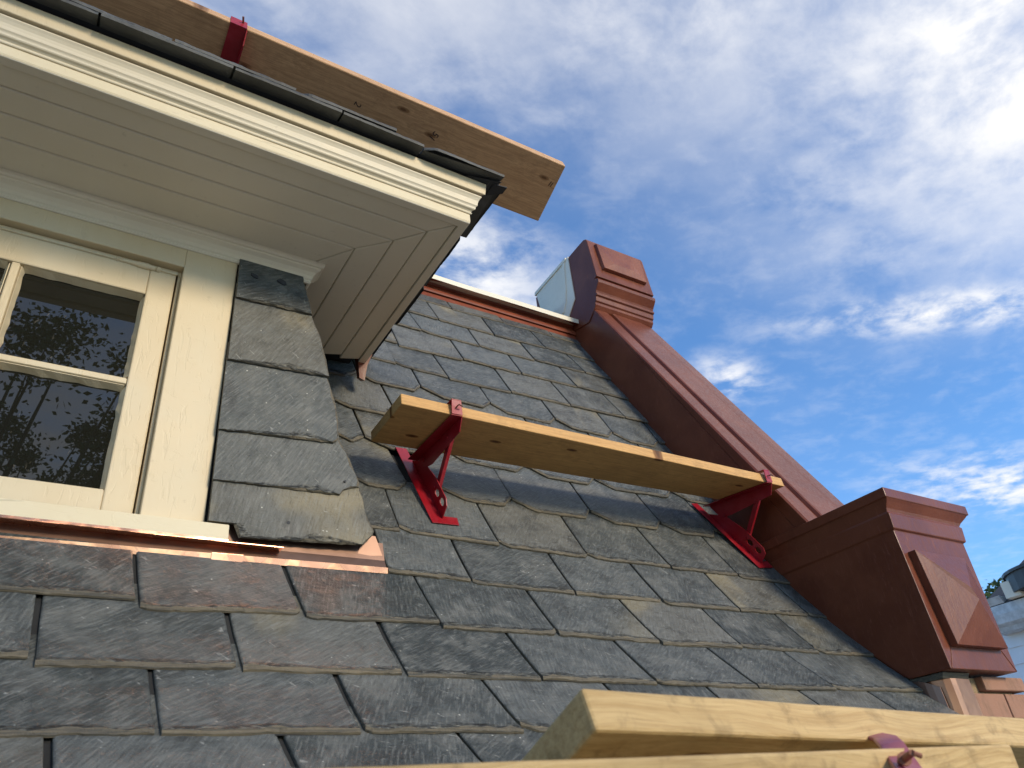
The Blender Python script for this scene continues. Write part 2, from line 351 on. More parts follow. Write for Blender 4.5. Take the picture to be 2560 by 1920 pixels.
# ---------------------------------------------------------------- the slope of the main roof
PROF = [(0.863, -0.15), (1.0192, -0.05), (1.1597, 0.05), (1.286, 0.15), (1.3997, 0.25), (1.5023, 0.35), (1.5951, 0.45), (1.6795, 0.55), (1.7566, 0.65), (1.8276, 0.75), (1.8935, 0.85), (1.9553, 0.95), (2.0138, 1.05), (2.0697, 1.15), (2.1239, 1.25), (2.1768, 1.35), (2.229, 1.45), (2.281, 1.55), (2.3331, 1.65), (2.3854, 1.75), (2.4383, 1.85), (2.4918, 1.95), (2.5459, 2.05), (2.6006, 2.15), (2.6556, 2.25), (2.7106, 2.35), (2.7655, 2.45), (2.8196, 2.55), (2.8726, 2.65), (2.9238, 2.75), (2.9725, 2.85), (3.0179, 2.95)]
ROWS = [
 (0, [(-0.047, 0.465, 0, 0.074, 0.465, -0.06), (0.086, 0.464, -0.06, 0.412, 0.435, -0.062), (0.424, 0.434, -0.062, 0.754, 0.407, -0.081), (0.761, 0.405, -0.081, 1.051, 0.405, 0), (1.061, 0.405, 0, 1.351, 0.405, 0), (1.361, 0.405, 0, 1.651, 0.405, 0), (1.661, 0.405, 0, 1.951, 0.405, 0), (1.961, 0.405, 0, 2.251, 0.405, 0), (2.261, 0.405, 0, 2.51, 0.405, 0)]),
 (0, [(-0.074, 0.618, 0, 0.212, 0.618, -0.024), (0.222, 0.616, -0.024, 0.545, 0.616, -0.015), (0.557, 0.617, -0.015, 0.881, 0.613, -0.033), (0.888, 0.614, -0.033, 1.203, 0.595, 0.023), (1.21, 0.593, 0.023, 1.533, 0.573, 0.04), (1.54, 0.572, 0.04, 1.914, 0.552, -0.079), (1.921, 0.551, -0.079, 2.211, 0.551, 0), (2.221, 0.551, 0, 2.51, 0.551, 0)]),
 (0, [(-0.199, 0.823, 0, 0.024, 0.823, -0.038), (0.036, 0.803, -0.038, 0.358, 0.808, -0.019), (0.37, 0.805, -0.019, 0.69, 0.807, -0.002), (0.703, 0.804, -0.002, 1.029, 0.8, -0.001), (1.036, 0.803, -0.001, 1.375, 0.797, -0.043), (1.382, 0.796, -0.043, 1.732, 0.793, -0.139), (1.739, 0.792, -0.139, 2.064, 0.792, -0.122), (2.071, 0.795, -0.122, 2.51, 0.795, 0)]),
 (0, [(-0.141, 1.023, 0, 0.185, 1.023, -0.047), (0.195, 0.989, -0.047, 0.516, 1.011, -0.072), (0.528, 0.993, -0.072, 0.852, 1.013, -0.012), (0.857, 0.994, -0.012, 1.186, 0.991, 0.023), (1.193, 0.992, 0.023, 1.531, 0.987, -0.028), (1.538, 0.979, -0.028, 1.857, 0.987, 0.025), (1.864, 0.989, 0.025, 2.208, 0.986, 0.045), (2.215, 0.984, 0.045, 2.51, 0.984, 0)]),
 (0, [(0.778, 1.216, 0.044, 1.017, 1.21, 0.047), (1.024, 1.201, 0.047, 1.358, 1.197, 0.048), (1.365, 1.193, 0.048, 1.701, 1.2, 0.014), (1.708, 1.188, 0.014, 2.036, 1.192, 0.052), (2.043, 1.191, 0.052, 2.399, 1.2, 0.02), (2.406, 1.199, 0.02, 2.51, 1.199, 0)]),
 (0, [(0.713, 1.417, 0, 0.863, 1.417, 0.031), (0.867, 1.416, 0.031, 1.189, 1.407, 0.016), (1.196, 1.406, 0.016, 1.524, 1.399, 0.041), (1.531, 1.402, 0.041, 1.883, 1.404, -0.019), (1.89, 1.4, -0.019, 2.221, 1.407, 0.007), (2.228, 1.396, 0.007, 2.51, 1.396, 0)]),
 (1, [(0.74, 1.632, 0, 0.962, 1.632, -0.218), (1.075, 1.633, -0.218, 1.351, 1.637, -0.015), (1.354, 1.631, -0.015, 1.689, 1.639, -0.007), (1.696, 1.635, -0.007, 2.031, 1.641, -0.032), (2.038, 1.638, -0.032, 2.338, 1.649, -0.107), (2.345, 1.647, -0.107, 2.51, 1.647, 0)]),
 (1, [(0.74, 1.86, 0, 0.853, 1.86, -0.049), (0.86, 1.861, -0.049, 1.161, 1.876, -0.017), (1.168, 1.875, -0.017, 1.495, 1.873, 0.105), (1.502, 1.871, 0.105, 1.824, 1.872, 0.164), (1.831, 1.869, 0.164, 2.247, 1.892, 0.164), (2.254, 1.891, 0.164, 2.51, 1.891, 0)]),
 (1, [(0.752, 2.085, 0, 1.01, 2.085, -0.068), (1.017, 2.085, -0.068, 1.334, 2.085, -0.016), (1.341, 2.085, -0.016, 1.647, 2.085, 0.019), (1.654, 2.085, 0.019, 1.969, 2.085, 0.092), (1.976, 2.085, 0.092, 2.254, 2.085, 0.123), (2.261, 2.085, 0.123, 2.51, 2.085, 0)]),
 (1, [(0.906, 2.315, 0, 1.176, 2.315, -0.027), (1.183, 2.315, -0.027, 1.503, 2.311, -0.037), (1.51, 2.311, -0.037, 1.833, 2.303, -0.008), (1.84, 2.305, -0.008, 2.156, 2.3, 0.02), (2.163, 2.296, 0.02, 2.44, 2.312, 0.251), (2.447, 2.314, 0.251, 2.51, 2.314, 0)]),
 (0, [(1.105, 2.512, -0.158, 1.339, 2.506, -0.064), (1.346, 2.494, -0.064, 1.661, 2.509, -0.017), (1.668, 2.518, -0.017, 1.997, 2.524, -0.039), (2.004, 2.529, -0.039, 2.339, 2.541, -0.079), (2.346, 2.545, -0.079, 2.51, 2.545, 0)]),
 (0, [(1.058, 2.726, 0, 1.152, 2.726, 0.035), (1.159, 2.705, 0.035, 1.484, 2.725, -0.013), (1.491, 2.741, -0.013, 1.812, 2.742, 0.02), (1.819, 2.748, 0.02, 2.149, 2.759, -0.033), (2.156, 2.768, -0.033, 2.51, 2.768, 0)]),
 (0, [(1.174, 2.948, 0, 1.328, 2.948, -0.072), (1.335, 2.941, -0.072, 1.645, 2.951, 0.02), (1.652, 2.95, 0.02, 1.979, 2.959, -0.006), (1.986, 2.97, -0.006, 2.317, 2.98, -0.099), (2.324, 2.985, -0.099, 2.51, 2.985, 0)]),
 (0, [(1.266, 3.157, 0, 1.477, 3.157, -0.034), (1.484, 3.154, -0.034, 1.808, 3.166, -0.008), (1.815, 3.162, -0.008, 2.145, 3.187, -0.047), (2.152, 3.196, -0.047, 2.51, 3.196, 0)]),
 (0, [(1.37, 3.375, 0, 1.615, 3.375, -0.008), (1.622, 3.368, -0.008, 1.951, 3.39, -0.049), (1.958, 3.387, -0.049, 2.288, 3.403, 0.006), (2.295, 3.404, 0.006, 2.51, 3.404, 0)]),
]

ARC = [0.0]
for i in range(1, len(PROF)):
    ARC.append(ARC[-1] + math.hypot(PROF[i][0] - PROF[i-1][0], PROF[i][1] - PROF[i-1][1]))
XP = 2.5                                   # inner face of the party wall coping
def sm(a, b, x):
    t = min(1., max(0., (x - a) / (b - a))); return t * t * (3 - 2 * t)
def prof(s):
    i = 0
    while i < len(ARC) - 2 and ARC[i+1] < s: i += 1
    t = (s - ARC[i]) / (ARC[i+1] - ARC[i])
    return PROF[i][0] + t * (PROF[i+1][0] - PROF[i][0]), PROF[i][1] + t * (PROF[i+1][1] - PROF[i][1])
def gfac(X, e): return 1.0
def surf(X, s, h=0.):                      # point on the roof: X along it, s up the slope, h proud of it
    y, z = prof(s); g = gfac(X, z / y); y2, z2 = prof(s + .02); g2 = gfac(X, z2 / y2)
    t = Vector((0, y2 * g2 - y * g, z2 * g2 - z * g)).normalized()
    n = Vector((0, -t.z, t.y))
    return Vector((X, y * g, z * g)) + n * h

house = tag(empty('house', (0.8, 1.79, 0)), 'old house with slate mansard roof, cream dormer window and red metal parapet', 'house')

# roof deck under the slates
bm = bmesh.new(); xs = [-3.2 + i * (XP + 3.2) / 30 for i in range(31)]; ss = [-.75 + i * .1 for i in range(45)]
ss = [s for s in ss if s < ARC[-1] - .02]
top = [[bm.verts.new(surf(x, s, -.034)) for x in xs] for s in ss]
for i in range(len(ss) - 1):
    for j in range(len(xs) - 1): bm.faces.new((top[i][j], top[i][j+1], top[i+1][j+1], top[i+1][j]))
roof = obj('roof', bm, DECK, house)
sol = roof.modifiers.new('thickness', 'SOLIDIFY'); sol.thickness = .05; sol.offset = 1

uvoff = [0]
def slate(bm, uvl, f, x0, x1, k0, k1, s0, s1, length, t, lift, clip=0, head=0.0, ragged=1.0):
    """one slate: f(X, s, h) maps onto the roof; tail at s0 (left) / s1 (right), ragged chipped edges"""
    rnd = random.Random(int((x0 * 37 + s0 * 91) * 1000)); w = x1 - x0
    cols = sorted(set([0, .012, .03, .97, .988, 1] + [i / 30 for i in range(1, 30)]))
    tails = (lift + rnd.uniform(-.001, .002), lift + rnd.uniform(-.001, .002))
    rgd = rnd.uniform(.6, 1.4); cl = (clip * 1.5 * rnd.uniform(.85, 1.15), clip * rnd.uniform(.9, 1.15)) if clip else (rnd.choice((0, 0, .015, .03)) * 1., rnd.choice((0, 0, 0, .012)))
    ch = (clip * 1.12, clip * 1.12) if clip else (cl[0] * .7, cl[1] * .7)
    ox, oy = rnd.uniform(0, 50), rnd.uniform(0, 50); chipph = rnd.uniform(0, 100)
    def edge(u):
        s = s0 + (s1 - s0) * u + rgd * ragged * .0030 * noise.noise((u * w * 75, chipph, 0)) + ragged * .0050 * noise.noise((u * w * 14, chipph, 5))
        d = u * w
        if cl[0] and d < cl[0]: s += ch[0] * (1 - d / cl[0])
        d = (1 - u) * w
        if cl[1] and d < cl[1]: s += ch[1] * (1 - d / cl[1])
        return s
    lev = [.03, .075, .13, .19, .285, .32, length] if length > .33 else [min(.03, length * .5), length]
    rows = []
    def vert(u, s, h, jx=0.):
        base = s0 + (s1 - s0) * u
        X = x0 + u * w + (k0 * (1 - u) + k1 * u) * (s - base) + jx
        fr = (s - base) / length
        hh = h + (tails[0] * (1 - u) + tails[1] * u) * (1 - fr) - .021 * fr
        return f(X, s, hh), (X - x0 + ox, s - s0 + oy)
    r0 = []; r1 = []; rb = []
    for u in cols:
        e = edge(u); c1 = .004 + .011 * max(0, noise.noise((u * w * 30, chipph, 9)) + .30) * ragged
        drop = t * (.35 + .5 * abs(noise.noise((u * w * 30, chipph, 3))))
        r0.append(vert(u, e, t - drop)); r1.append(vert(u, e + c1, t)); rb.append(vert(u, e - .0005, 0))
    rows = [r0, r1]
    for L_ in lev:
        jl, jr = .0011 * noise.noise((L_ * 40, chipph, 20)), .0011 * noise.noise((L_ * 40, chipph, 30))
        rr = []
        for i, u in enumerate(cols):
            jx = jl if i < 2 else (jr if i > len(cols) - 3 else 0)
            base = s0 + (s1 - s0) * u
            s = max(base + L_, edge(u) + .013 + .1 * L_)
            hh = t - (.0022 if i in (0, len(cols) - 1) else 0)
            rr.append(vert(u, s, hh, jx))
        rows.append(rr)
    V = [[bm.verts.new(p[0]) for p in r] for r in rows]
    tl = bm.verts.layers.float['tail']
    for i, r in enumerate(V):
        for j, v in enumerate(r): v[tl] = 0.0 if i == 0 else ((rows[i][j][1][1] - rows[0][j][1][1]))
    UVs = [[p[1] for p in r] for r in rows]
    Vb = [bm.verts.new(p[0]) for p in rb]
    def face(vs, uvs, mi, smooth=True):
        fa = bm.faces.new(vs); fa.material_index = mi; fa.smooth = smooth
        for lp, q in zip(fa.loops, uvs): lp[uvl].uv = q
    n = len(cols)
    for i in range(len(V) - 1):
        for j in range(n - 1):
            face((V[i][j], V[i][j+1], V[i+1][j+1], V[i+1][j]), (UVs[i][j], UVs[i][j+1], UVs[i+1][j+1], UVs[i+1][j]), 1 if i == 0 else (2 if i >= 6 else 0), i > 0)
    for j in range(n - 1):
        face((Vb[j], Vb[j+1], V[0][j+1], V[0][j]), [UVs[0][j]] * 4, 1, False)
    # side walls and underside
    for j in (0, n - 1):
        low = [Vb[j]]
        for i in range(2, len(rows)):
            p = rows[i][j]; u = cols[j]
            base = s0 + (s1 - s0) * u; s = p[1][1] - oy + s0
            q, _ = vert(u, s, 0); low.append(bm.verts.new(q))
        chain = [V[0][j]] + [V[i][j] for i in range(1, len(V))]
        face((low[0], V[0][j], V[1][j], V[2][j], low[1]) if False else (low[0], V[0][j], V[1][j]), [UVs[0][j]] * 3, 1, False)
        face((low[0], V[1][j], V[2][j], low[1]), [UVs[0][j]] * 4, 1, False)
        for i in range(2, len(V) - 1):
            face((low[i-1], V[i][j], V[i+1][j], low[i]), [UVs[i][j]] * 4, 1, False)
        if j == 0: lowA = low
        else:
            for i in range(len(low) - 1): face((lowA[i], low[i], low[i+1], lowA[i+1]), [(ox, oy)] * 4, 0, False)

bm = bmesh.new(); uvl = bm.loops.layers.uv.new('UVMap'); tl = bm.verts.layers.float.new('tail')
nrow = len(ROWS)
for ri, (clip, sl_) in enumerate(ROWS):
    length = .44 if ri < nrow - 2 else ARC[-1] - sl_[0][1] - .01
    length = min(length, ARC[-1] - sl_[0][1] - .02)
    for (x0, s0, k0, x1, s1, k1) in sl_:
        k0, k1 = max(-.12, min(.12, k0)), max(-.12, min(.12, k1))
        if x1 > XP: k1 = 0
        slate(bm, uvl, surf, x0, x1, k0, k1, s0, s1, length, .0078, -.0025, .048 if clip else 0)
    if ri < 4:                              # the courses go on to the left, out of the picture
        x1 = sl_[0][0] - .006; s = sl_[0][1]
        while x1 > -2.9:
            w = random.uniform(.29, .34); slate(bm, uvl, surf, x1 - w, x1, 0, 0, s, s, .44, .0078, -.0025); x1 -= w + random.uniform(.005, .012)
    else:                                   # and behind the dormer, on both sides of it
        zt_ = prof(sl_[0][1])[1]; x1 = sl_[0][0] - .005; s = sum(a[1] for a in sl_) / len(sl_)
        while x1 > -2.9:
            w = random.uniform(.29, .34)
            if zt_ > 1.80 or (ri > 4 and x1 - w > .38) or x1 < -1.12: slate(bm, uvl, surf, x1 - w, x1, 0, 0, s, s, length, .0078, -.0025, .048 if clip else 0)
            x1 -= w + random.uniform(.004, .009)
for q in range(5):                          # courses below the picture
    s = ROWS[0][1][0][1] - .212 * (q + 1); x = -2.9 + .16 * (q % 2)
    while x < XP - .1:
        w = min(random.uniform(.29, .34), XP - .004 - x); slate(bm, uvl, surf, x, x + w, 0, 0, s, s, .44, .0078, -.0025); x += w + random.uniform(.005, .012)
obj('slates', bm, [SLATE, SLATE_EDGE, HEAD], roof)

# cornice of red metal along the top of the slope
def ridge(bm, pr, mi=0, wob=0.0):
    st = [.9 + i * (XP - .9) / 24 for i in range(25)]; rings = []
    for i, x in enumerate(st):
        g = gfac(x, .95); dz = wob * noise.noise((x * 3, 1.5, 0))
        rings.append([bm.verts.new((x, y * g, z * g + dz)) for y, z in pr])
    n = len(pr)
    for a, b2 in zip(rings, rings[1:]):
        for j in range(n): fa = bm.faces.new((a[j], a[(j+1) % n], b2[(j+1) % n], b2[j])); fa.material_index = mi
    bm.faces.new(rings[0]); bm.faces.new(rings[-1])
bm = bmesh.new()
yb = 2.868
ridge(bm, [(yb - .012, .917 * (yb - .012)), (yb - .002, .9285 * yb), (yb - .014, .931 * (yb - .014)), (yb - .017, .935 * (yb - .017)), (yb - .010, .939 * (yb - .010)),
           (yb + .004, .944 * yb + .004), (yb + .006, .949 * yb + .006), (yb - .006, .955 * yb), (yb - .030, .9605 * yb - .014), (yb - .052, .964 * (yb - .052)), (yb - .052, .966 * (yb - .052)), (yb + .15, 2.79), (yb + .15, 2.60)])
cornice = obj('roof_cornice', bm, CORN, roof)
bm = bmesh.new()
ridge(bm, [(yb - .060, .9660 * (yb - .060)), (yb - .062, .9765 * (yb - .060)), (yb + .2, 2.80), (yb + .2, 2.793), (yb - .050, .9665 * (yb - .050))], wob=.006)
obj('drip_edge', bm, SOFFIT, cornice)
bm = bmesh.new()
for x in (1.57, 1.83, 2.13, 2.30):
    bm = bmesh.new(); p = surf(x, 3.545, .008); box(bm, x - .018, x + .02, p.y - .012, p.y + .01, p.z - .008, p.z + .006); obj('tar_patch', bm, DARK, cornice)
bm = bmesh.new(); box(bm, -3.2, XP, yb + .1, 6.5, 2.66, 2.72)
obj('flat_roof', bm, DARK, roof)

# ---------------------------------------------------------------- dormer
D = 1.79; ZS = 1.61; XC = -.195            # wall plane, soffit height, centre line
def mirx(x): return 2 * XC - x
bm = bmesh.new(); box(bm, mirx(.322), .322, D + .06, 2.6, 1.49, 1.605); dorm = obj('dormer', bm, DECK, house)
# dormer walls: slanted cheeks that run back into the roof
fr = [(mirx(.70), .70), (mirx(.60), 1.15), (mirx(.51), 1.60), (.51, 1.60), (.60, 1.15), (.70, .70)]
for sg in (0, 1):
    P_ = [(.322, .70), (.322, 1.60), (.505, 1.60), (.54, 1.42), (.585, 1.2), (.615, 1.0), (.69, .72)]
    if sg: P_ = [(mirx(x), z) for x, z in P_]
    bm = bmesh.new(); prism(bm, [(x, D + .004, z) for x, z in P_], [(x, 2.9, z) for x, z in P_]); obj('cheek', bm, DECK, dorm)

# front slates beside the casing
bm = bmesh.new(); uvl = bm.loops.layers.uv.new('UVMap'); tl = bm.verts.layers.float.new('tail')
FS = [  # left edge x, bottom z left, right-hand outline from top to bottom
 (.323, 1.409, 1.56, [(.511, 1.56), (.517, 1.529), (.532, 1.47), (.543, 1.418)]),
 (.322, 1.197, 1.47, [(.535, 1.47), (.545, 1.415), (.574, 1.345), (.592, 1.270), (.603, 1.213)]),
 (.321, .983, 1.26, [(.588, 1.26), (.601, 1.211), (.623, 1.14), (.632, 1.094), (.635, 1.030), (.634, 1.017), (.622, 1.004)]),
 (.323, .844, 1.05, [(.634, 1.05), (.640, 1.022), (.670, .964), (.690, .918), (.697, .900), (.697, .884), (.676, .880), (.654, .869), (.643, .853)]),
 (.324, .735, .92, [(.688, .92), (.709, .861), (.716, .815), (.724, .795), (.740, .766), (.735, .752), (.708, .722)])]
for i, (xl, zb, zt, rt) in enumerate(FS):
    rd = random.Random(i + 5); t = .008; base = D - .004; tilt = .012
    out = []
    bl = [(xl, zt)] ; br = rt
    bx, bz = rt[-1]
    n = 26; bott = []
    for j in range(1, n):
        u = j / n; x = bx + (xl - bx) * u; z = bz + (zb - bz) * u
        if i == 4: z = bz + (.703 - bz) * min(1, u * 1.2) if x > .385 else .738
        bott.append((x, z + .003 * noise.noise((x * 50, i * 7, 0)) + .002 * noise.noise((x * 130, i, 0))))
    ring = []
    for a, b2 in zip(rt, rt[1:]):
        for q in range(3):
            u = q / 3; ring.append((a[0] + (b2[0] - a[0]) * u + .0018 * noise.noise((a[1] * 90 + q, i, 3)), a[1] + (b2[1] - a[1]) * u))
    ring += [rt[-1]] + bott + [(xl, zb if i < 4 else .738), (xl, zt)]
    def yy(z): return base - .003 - tilt * (1 - (z - zb) / (zt - zb + .001)) - (0.001 * i)
    back = [bm.verts.new((x, yy(z) , z)) for x, z in ring]
    mid_ = [bm.verts.new((x, yy(z) - t * (.5 + .4 * noise.noise((x * 40, z * 40, i))), z)) for x, z in ring]
    cxm, czm = sum(p[0] for p in ring) / len(ring), sum(p[1] for p in ring) / len(ring)
    inn = []
    for (x, z) in ring:
        d = Vector((cxm - x, czm - z)).normalized() * (.003 + .010 * max(0, noise.noise((x * 30, z * 30, 2 + i)) + .25))
        if x < xl + .01 or z > zt - .02: d *= .2
        inn.append(bm.verts.new((x + d.x, yy(z + d.y) - t, z + d.y)))
    N = len(ring); ox, oy = rd.uniform(0, 50), rd.uniform(0, 50)
    def fc(vs, mi, smo=False):
        fa = bm.faces.new(vs); fa.material_index = mi; fa.smooth = smo
        for lp in fa.loops: lp[uvl].uv = (lp.vert.co.x + ox, lp.vert.co.z + oy)
    for j in range(N):
        k = (j + 1) % N
        fc((back[j], back[k], mid_[k], mid_[j]), 1); fc((mid_[j], mid_[k], inn[k], inn[j]), 1)
    for v in inn + back + mid_: v[tl] = 1.0
    # inner fan so that the ragged rim keeps its own shading
    c2 = []
    for v, (x, z) in zip(inn, ring):
        d = Vector((cxm - x, czm - z)).normalized() * .030; nv = bm.verts.new((v.co.x + d.x, v.co.y, v.co.z + d.y)); nv[tl] = .030; c2.append(nv)
        v[tl] = .006 if (z < zb + .03 and xl + .02 < x < rt[-1][0] - .004) else .03
    for j in range(N):
        k = (j + 1) % N; fc((inn[j], inn[k], c2[k], c2[j]), 0)
    fc(c2, 0)
tri = [f for f in bm.faces if len(f.verts) > 4]; bmesh.ops.triangulate(bm, faces=tri)
bmL = bm.copy()
for v in bmL.verts: v.co.x = mirx(v.co.x)
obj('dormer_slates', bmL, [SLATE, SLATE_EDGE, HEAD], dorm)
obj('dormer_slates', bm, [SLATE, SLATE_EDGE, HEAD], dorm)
# of tar under the moulding, a nail hole, a dark packing strip
for x, z, s in ((.368, 1.506, 1.), (.448, 1.512, 1.15)):
    ring = [(x + s * .017 * math.cos(a) * (1 + .35 * noise.noise((a * 2, x * 30, 0))), z + s * .012 * math.sin(a) * (1 + .4 * noise.noise((a * 2, x * 9, 4))) - .006 * math.cos(a)) for a in [i * math.pi / 7 for i in range(14)]]
    bm = bmesh.new(); prism(bm, [(px_, D - .004, pz_) for px_, pz_ in ring], [(x + (px_ - x) * .6, D - .022, z + (pz_ - z) * .6) for px_, pz_ in ring]); obj('tar_dab', bm, DARK, dorm)
for x, z, r_ in ((.512, .757, .0045), (.655, .893, .003)):
    bm = bmesh.new(); tube(bm, (x, D - .031, z), (x, D - .024, z), r_); obj('nail_hole', bm, DARK, dorm)

# bed moulding below the soffit, returned along both cheeks
prf = [(0, 1.546), (.006, 1.546), (.010, 1.551), (.008, 1.556), (.012, 1.560), (.014, 1.570), (.021, 1.580), (.031, 1.587), (.033, 1.5925), (.037, 1.5935), (.041, 1.599), (.041, 1.6095), (0, 1.6095)]
bm = bmesh.new(); xr = .527
def sweep(bm, prf, path):                    # path of (x, y, nx, ny) mitre stations
    rings = [[bm.verts.new((x + nx * o, y + ny * o, z)) for o, z in prf] for x, y, nx, ny in path]
    n = len(prf)
    for a, b2 in zip(rings, rings[1:]):
        for j in range(n): bm.faces.new((a[j], a[(j+1) % n], b2[(j+1) % n], b2[j]))
    bm.faces.new(rings[0]); bm.faces.new(rings[-1])
sweep(bm, prf, [(mirx(xr), D + .03, -1, 0), (mirx(xr), D - .001, -1, -1), (xr, D - .001, 1, -1), (xr, D + .03, 1, 0)])
obj('bed_moulding', bm, SOFFIT, dorm, smooth=False)

# soffit boards, mitred at the corner, with shadow grooves
XO, YO = .883, 1.393
ys = [1.80, 1.646, 1.564, 1.485, 1.420]; xs_ = [.50, .624, .7146, .788, .857]
bm = bmesh.new(); gp = .0010; bv = .0030
def board(bm, q):                             # q: 4 plan corners, flat board with a bevelled rim
    c = sum((Vector(p) for p in q), Vector((0, 0))) / 4
    lo = []; 
    for i, p in enumerate(q):
        p = Vector(p); a = (Vector(q[i-1]) - p).normalized(); b2 = (Vector(q[(i+1) % 4]) - p).normalized()
        k = abs(a.x * b2.y - a.y * b2.x); d = (a + b2) / max(k, .2)
        lo.append((p + d * gp, p + d * (gp + bv)))
    r1 = [bm.verts.new((p[0].x, p[0].y, ZS + .012)) for p in lo]; r2 = [bm.verts.new((p[0].x, p[0].y, ZS + .0035)) for p in lo]; r3 = [bm.verts.new((p[1].x, p[1].y, ZS)) for p in lo]
    for i in range(4):
        k = (i + 1) % 4
        bm.faces.new((r1[i], r1[k], r2[k], r2[i])); bm.faces.new((r2[i], r2[k], r3[k], r3[i]))
    bm.faces.new(r3)
for i in range(4):
    xa, xb = xs_[i], xs_[i+1]; ya, yb_ = ys[i], ys[i+1]
    board(bm, [(mirx(xa), ya), (mirx(xb), yb_), (xb, yb_), (xa, ya)])
    for sx in (1, -1):
        f_ = (lambda x: x) if sx > 0 else mirx
        board(bm, [(f_(xa), 2.215), (f_(xa), ya), (f_(xb), yb_), (f_(xb), 2.19)])
box(bm, mirx(XO - .03), XO - .03, YO + .03, 2.185, ZS + .010, ZS + .05)
obj('soffit', bm, SOFFIT, dorm)
# narrow edge board round the outer rim of the soffit
bm = bmesh.new()
sweep(bm, [(0, ZS - .006), (0, 1.64), (-.026, 1.64), (-.026, ZS - .006)], [(mirx(XO), 2.20, -1, 0), (mirx(XO), YO, -1, -1), (XO, YO, 1, -1), (XO, 2.20, 1, 0)])
obj('soffit_edge_board', bm, SOFFIT, dorm, bevel=.002)
bm = bmesh.new(); prism(bm, [(XO - .020, 2.20, 1.538), (XO + .000, 2.20, 1.530), (XO + .010, 2.20, 1.60), (XO + .030, 2.20, 1.655), (XO - .028, 2.20, 1.63)], [(XO - .020, 2.225, 1.55), (XO + .002, 2.24, 1.55), (XO + .012, 2.24, 1.60), (XO + .040, 2.24, 1.665), (XO - .028, 2.23, 1.64)])
obj('curled_copper_end', bm, RED, dorm)
# crown moulding across the front
bm = bmesh.new()
pr = [(-.02, 1.6405), (.0045, 1.6405), (.006, 1.6425), (.004, 1.650), (.008, 1.6535), (.0125, 1.655), (.0145, 1.6575), (.0150, 1.6625), (.0165, 1.6655), (.0195, 1.669), (.0200, 1.6725), (.0205, 1.678), (.0225, 1.686), (.0265, 1.6935), (.0300, 1.6985), (.0305, 1.7015), (-.02, 1.7015)]
for sg in (1,): sweep(bm, pr, [(mirx(XO), YO, -1, -1), (XO, YO, 1, -1)])
obj('crown_moulding', bm, WHITE, dorm)
bm = bmesh.new(); sweep(bm, [(.0005, ZS - .004), (.0025, ZS + .001), (.0025, 1.638), (-.001, 1.639), (-.001, ZS - .004)], [(mirx(XO), YO, 0, -1), (XO, YO, 0, -1)])
obj('fascia_board', bm, CREAM_H, dorm)
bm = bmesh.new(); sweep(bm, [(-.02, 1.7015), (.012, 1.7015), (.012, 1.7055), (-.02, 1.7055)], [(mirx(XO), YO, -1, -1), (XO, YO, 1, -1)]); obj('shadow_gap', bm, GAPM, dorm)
bm = bmesh.new(); sweep(bm, [(-.02, 1.7055), (.0385, 1.7055), (.0395, 1.708), (.0435, 1.748), (-.02, 1.748)], [(mirx(XO), YO, -1, -1), (XO, YO, 1, -1)])
obj('top_fascia', bm, CREAM, dorm, bevel=.0015)
# sides are closed with dark membrane
bm = bmesh.new()
for f_ in ((lambda x: x), mirx):
    a, b2 = sorted((f_(XO - .022), f_(XO + .004))); box(bm, a, b2, YO + .045, 2.19, 1.6415, 1.752)
box(bm, mirx(XO - .03), XO - .03, YO + .03, 2.19, 1.665, 1.752)
box(bm, mirx(XO - .002), XO - .002, 2.19, 2.55, 1.70, 1.752)
obj('side_flashing', bm, DARK, dorm)
# hipped dormer roof and its eave slates
bm = bmesh.new(); tn = math.tan(R(20)); ex, ey = .045, 1.345; xa, xb = mirx(XO + .05), XO + .05; hz = .46 * tn
pts = [(xa, ey, 1.762), (xb, ey, 1.762), (xb, 2.7, 1.762), (xa, 2.7, 1.762), (xa + .46, ey + .46, 1.762 + hz), (xb - .46, ey + .46, 1.762 + hz), (xb - .46, 2.9, 1.762 + hz), (xa + .46, 2.9, 1.762 + hz)]
hexa(bm, pts)
obj('dormer_roof', bm, DARK, dorm)
bm = bmesh.new(); uvl = bm.loops.layers.uv.new('UVMap'); tl = bm.verts.layers.float.new('tail')
def eave_f(X, s, h): n = Vector((0, -math.sin(R(20)), math.cos(R(20)))); return Vector((X, 1.309 + s * math.cos(R(20)), 1.7515 + s * math.sin(R(20)))) + n * h
edges = [-2.2, -1.9, -1.62, -1.30, -1.0, -.72, -.40, -.141, .165, .452, .70, .965]
for lay, (off, lift) in enumerate(((0, 0), (.16, .0125))):
    ed = [e + off for e in edges] if lay else edges
    if lay: ed[-2] = .80; ed[-1] = .955
    for k, (a, b2) in enumerate(zip(ed, ed[1:])):
        if a < mirx(.99) or b2 > .99 or (lay and b2 > .63): continue
        if lay and k == len(ed) - 3: continue
        slate(bm, uvl, eave_f, a + .003, b2 - .003, 0, 0, -.004 + .003 * math.sin(k * 2.3) + lay * .004, -.004 + .003 * math.sin(k * 2.3) + lay * .004, .3 if b2 < .6 else .2, .012, lift, 0, ragged=.3)
def side_f(X, s, h): n = Vector((math.sin(R(20)), 0, math.cos(R(20)))); return Vector((.985 - s * math.cos(R(20)), X, 1.752 + s * math.sin(R(20)))) + n * h
y = 1.335
for k in range(5):
    w = .25 + .03 * (k % 2); a = .0 if k == 0 else .008 + .004 * (k % 2)
    slate(bm, uvl, side_f, y, y + w, 0, 0, a, a, .05 if k == 0 else .2, .008, 0, 0, ragged=.4); y += w + .004
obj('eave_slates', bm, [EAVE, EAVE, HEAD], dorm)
bm = bmesh.new()                            # torn membrane showing at the corner
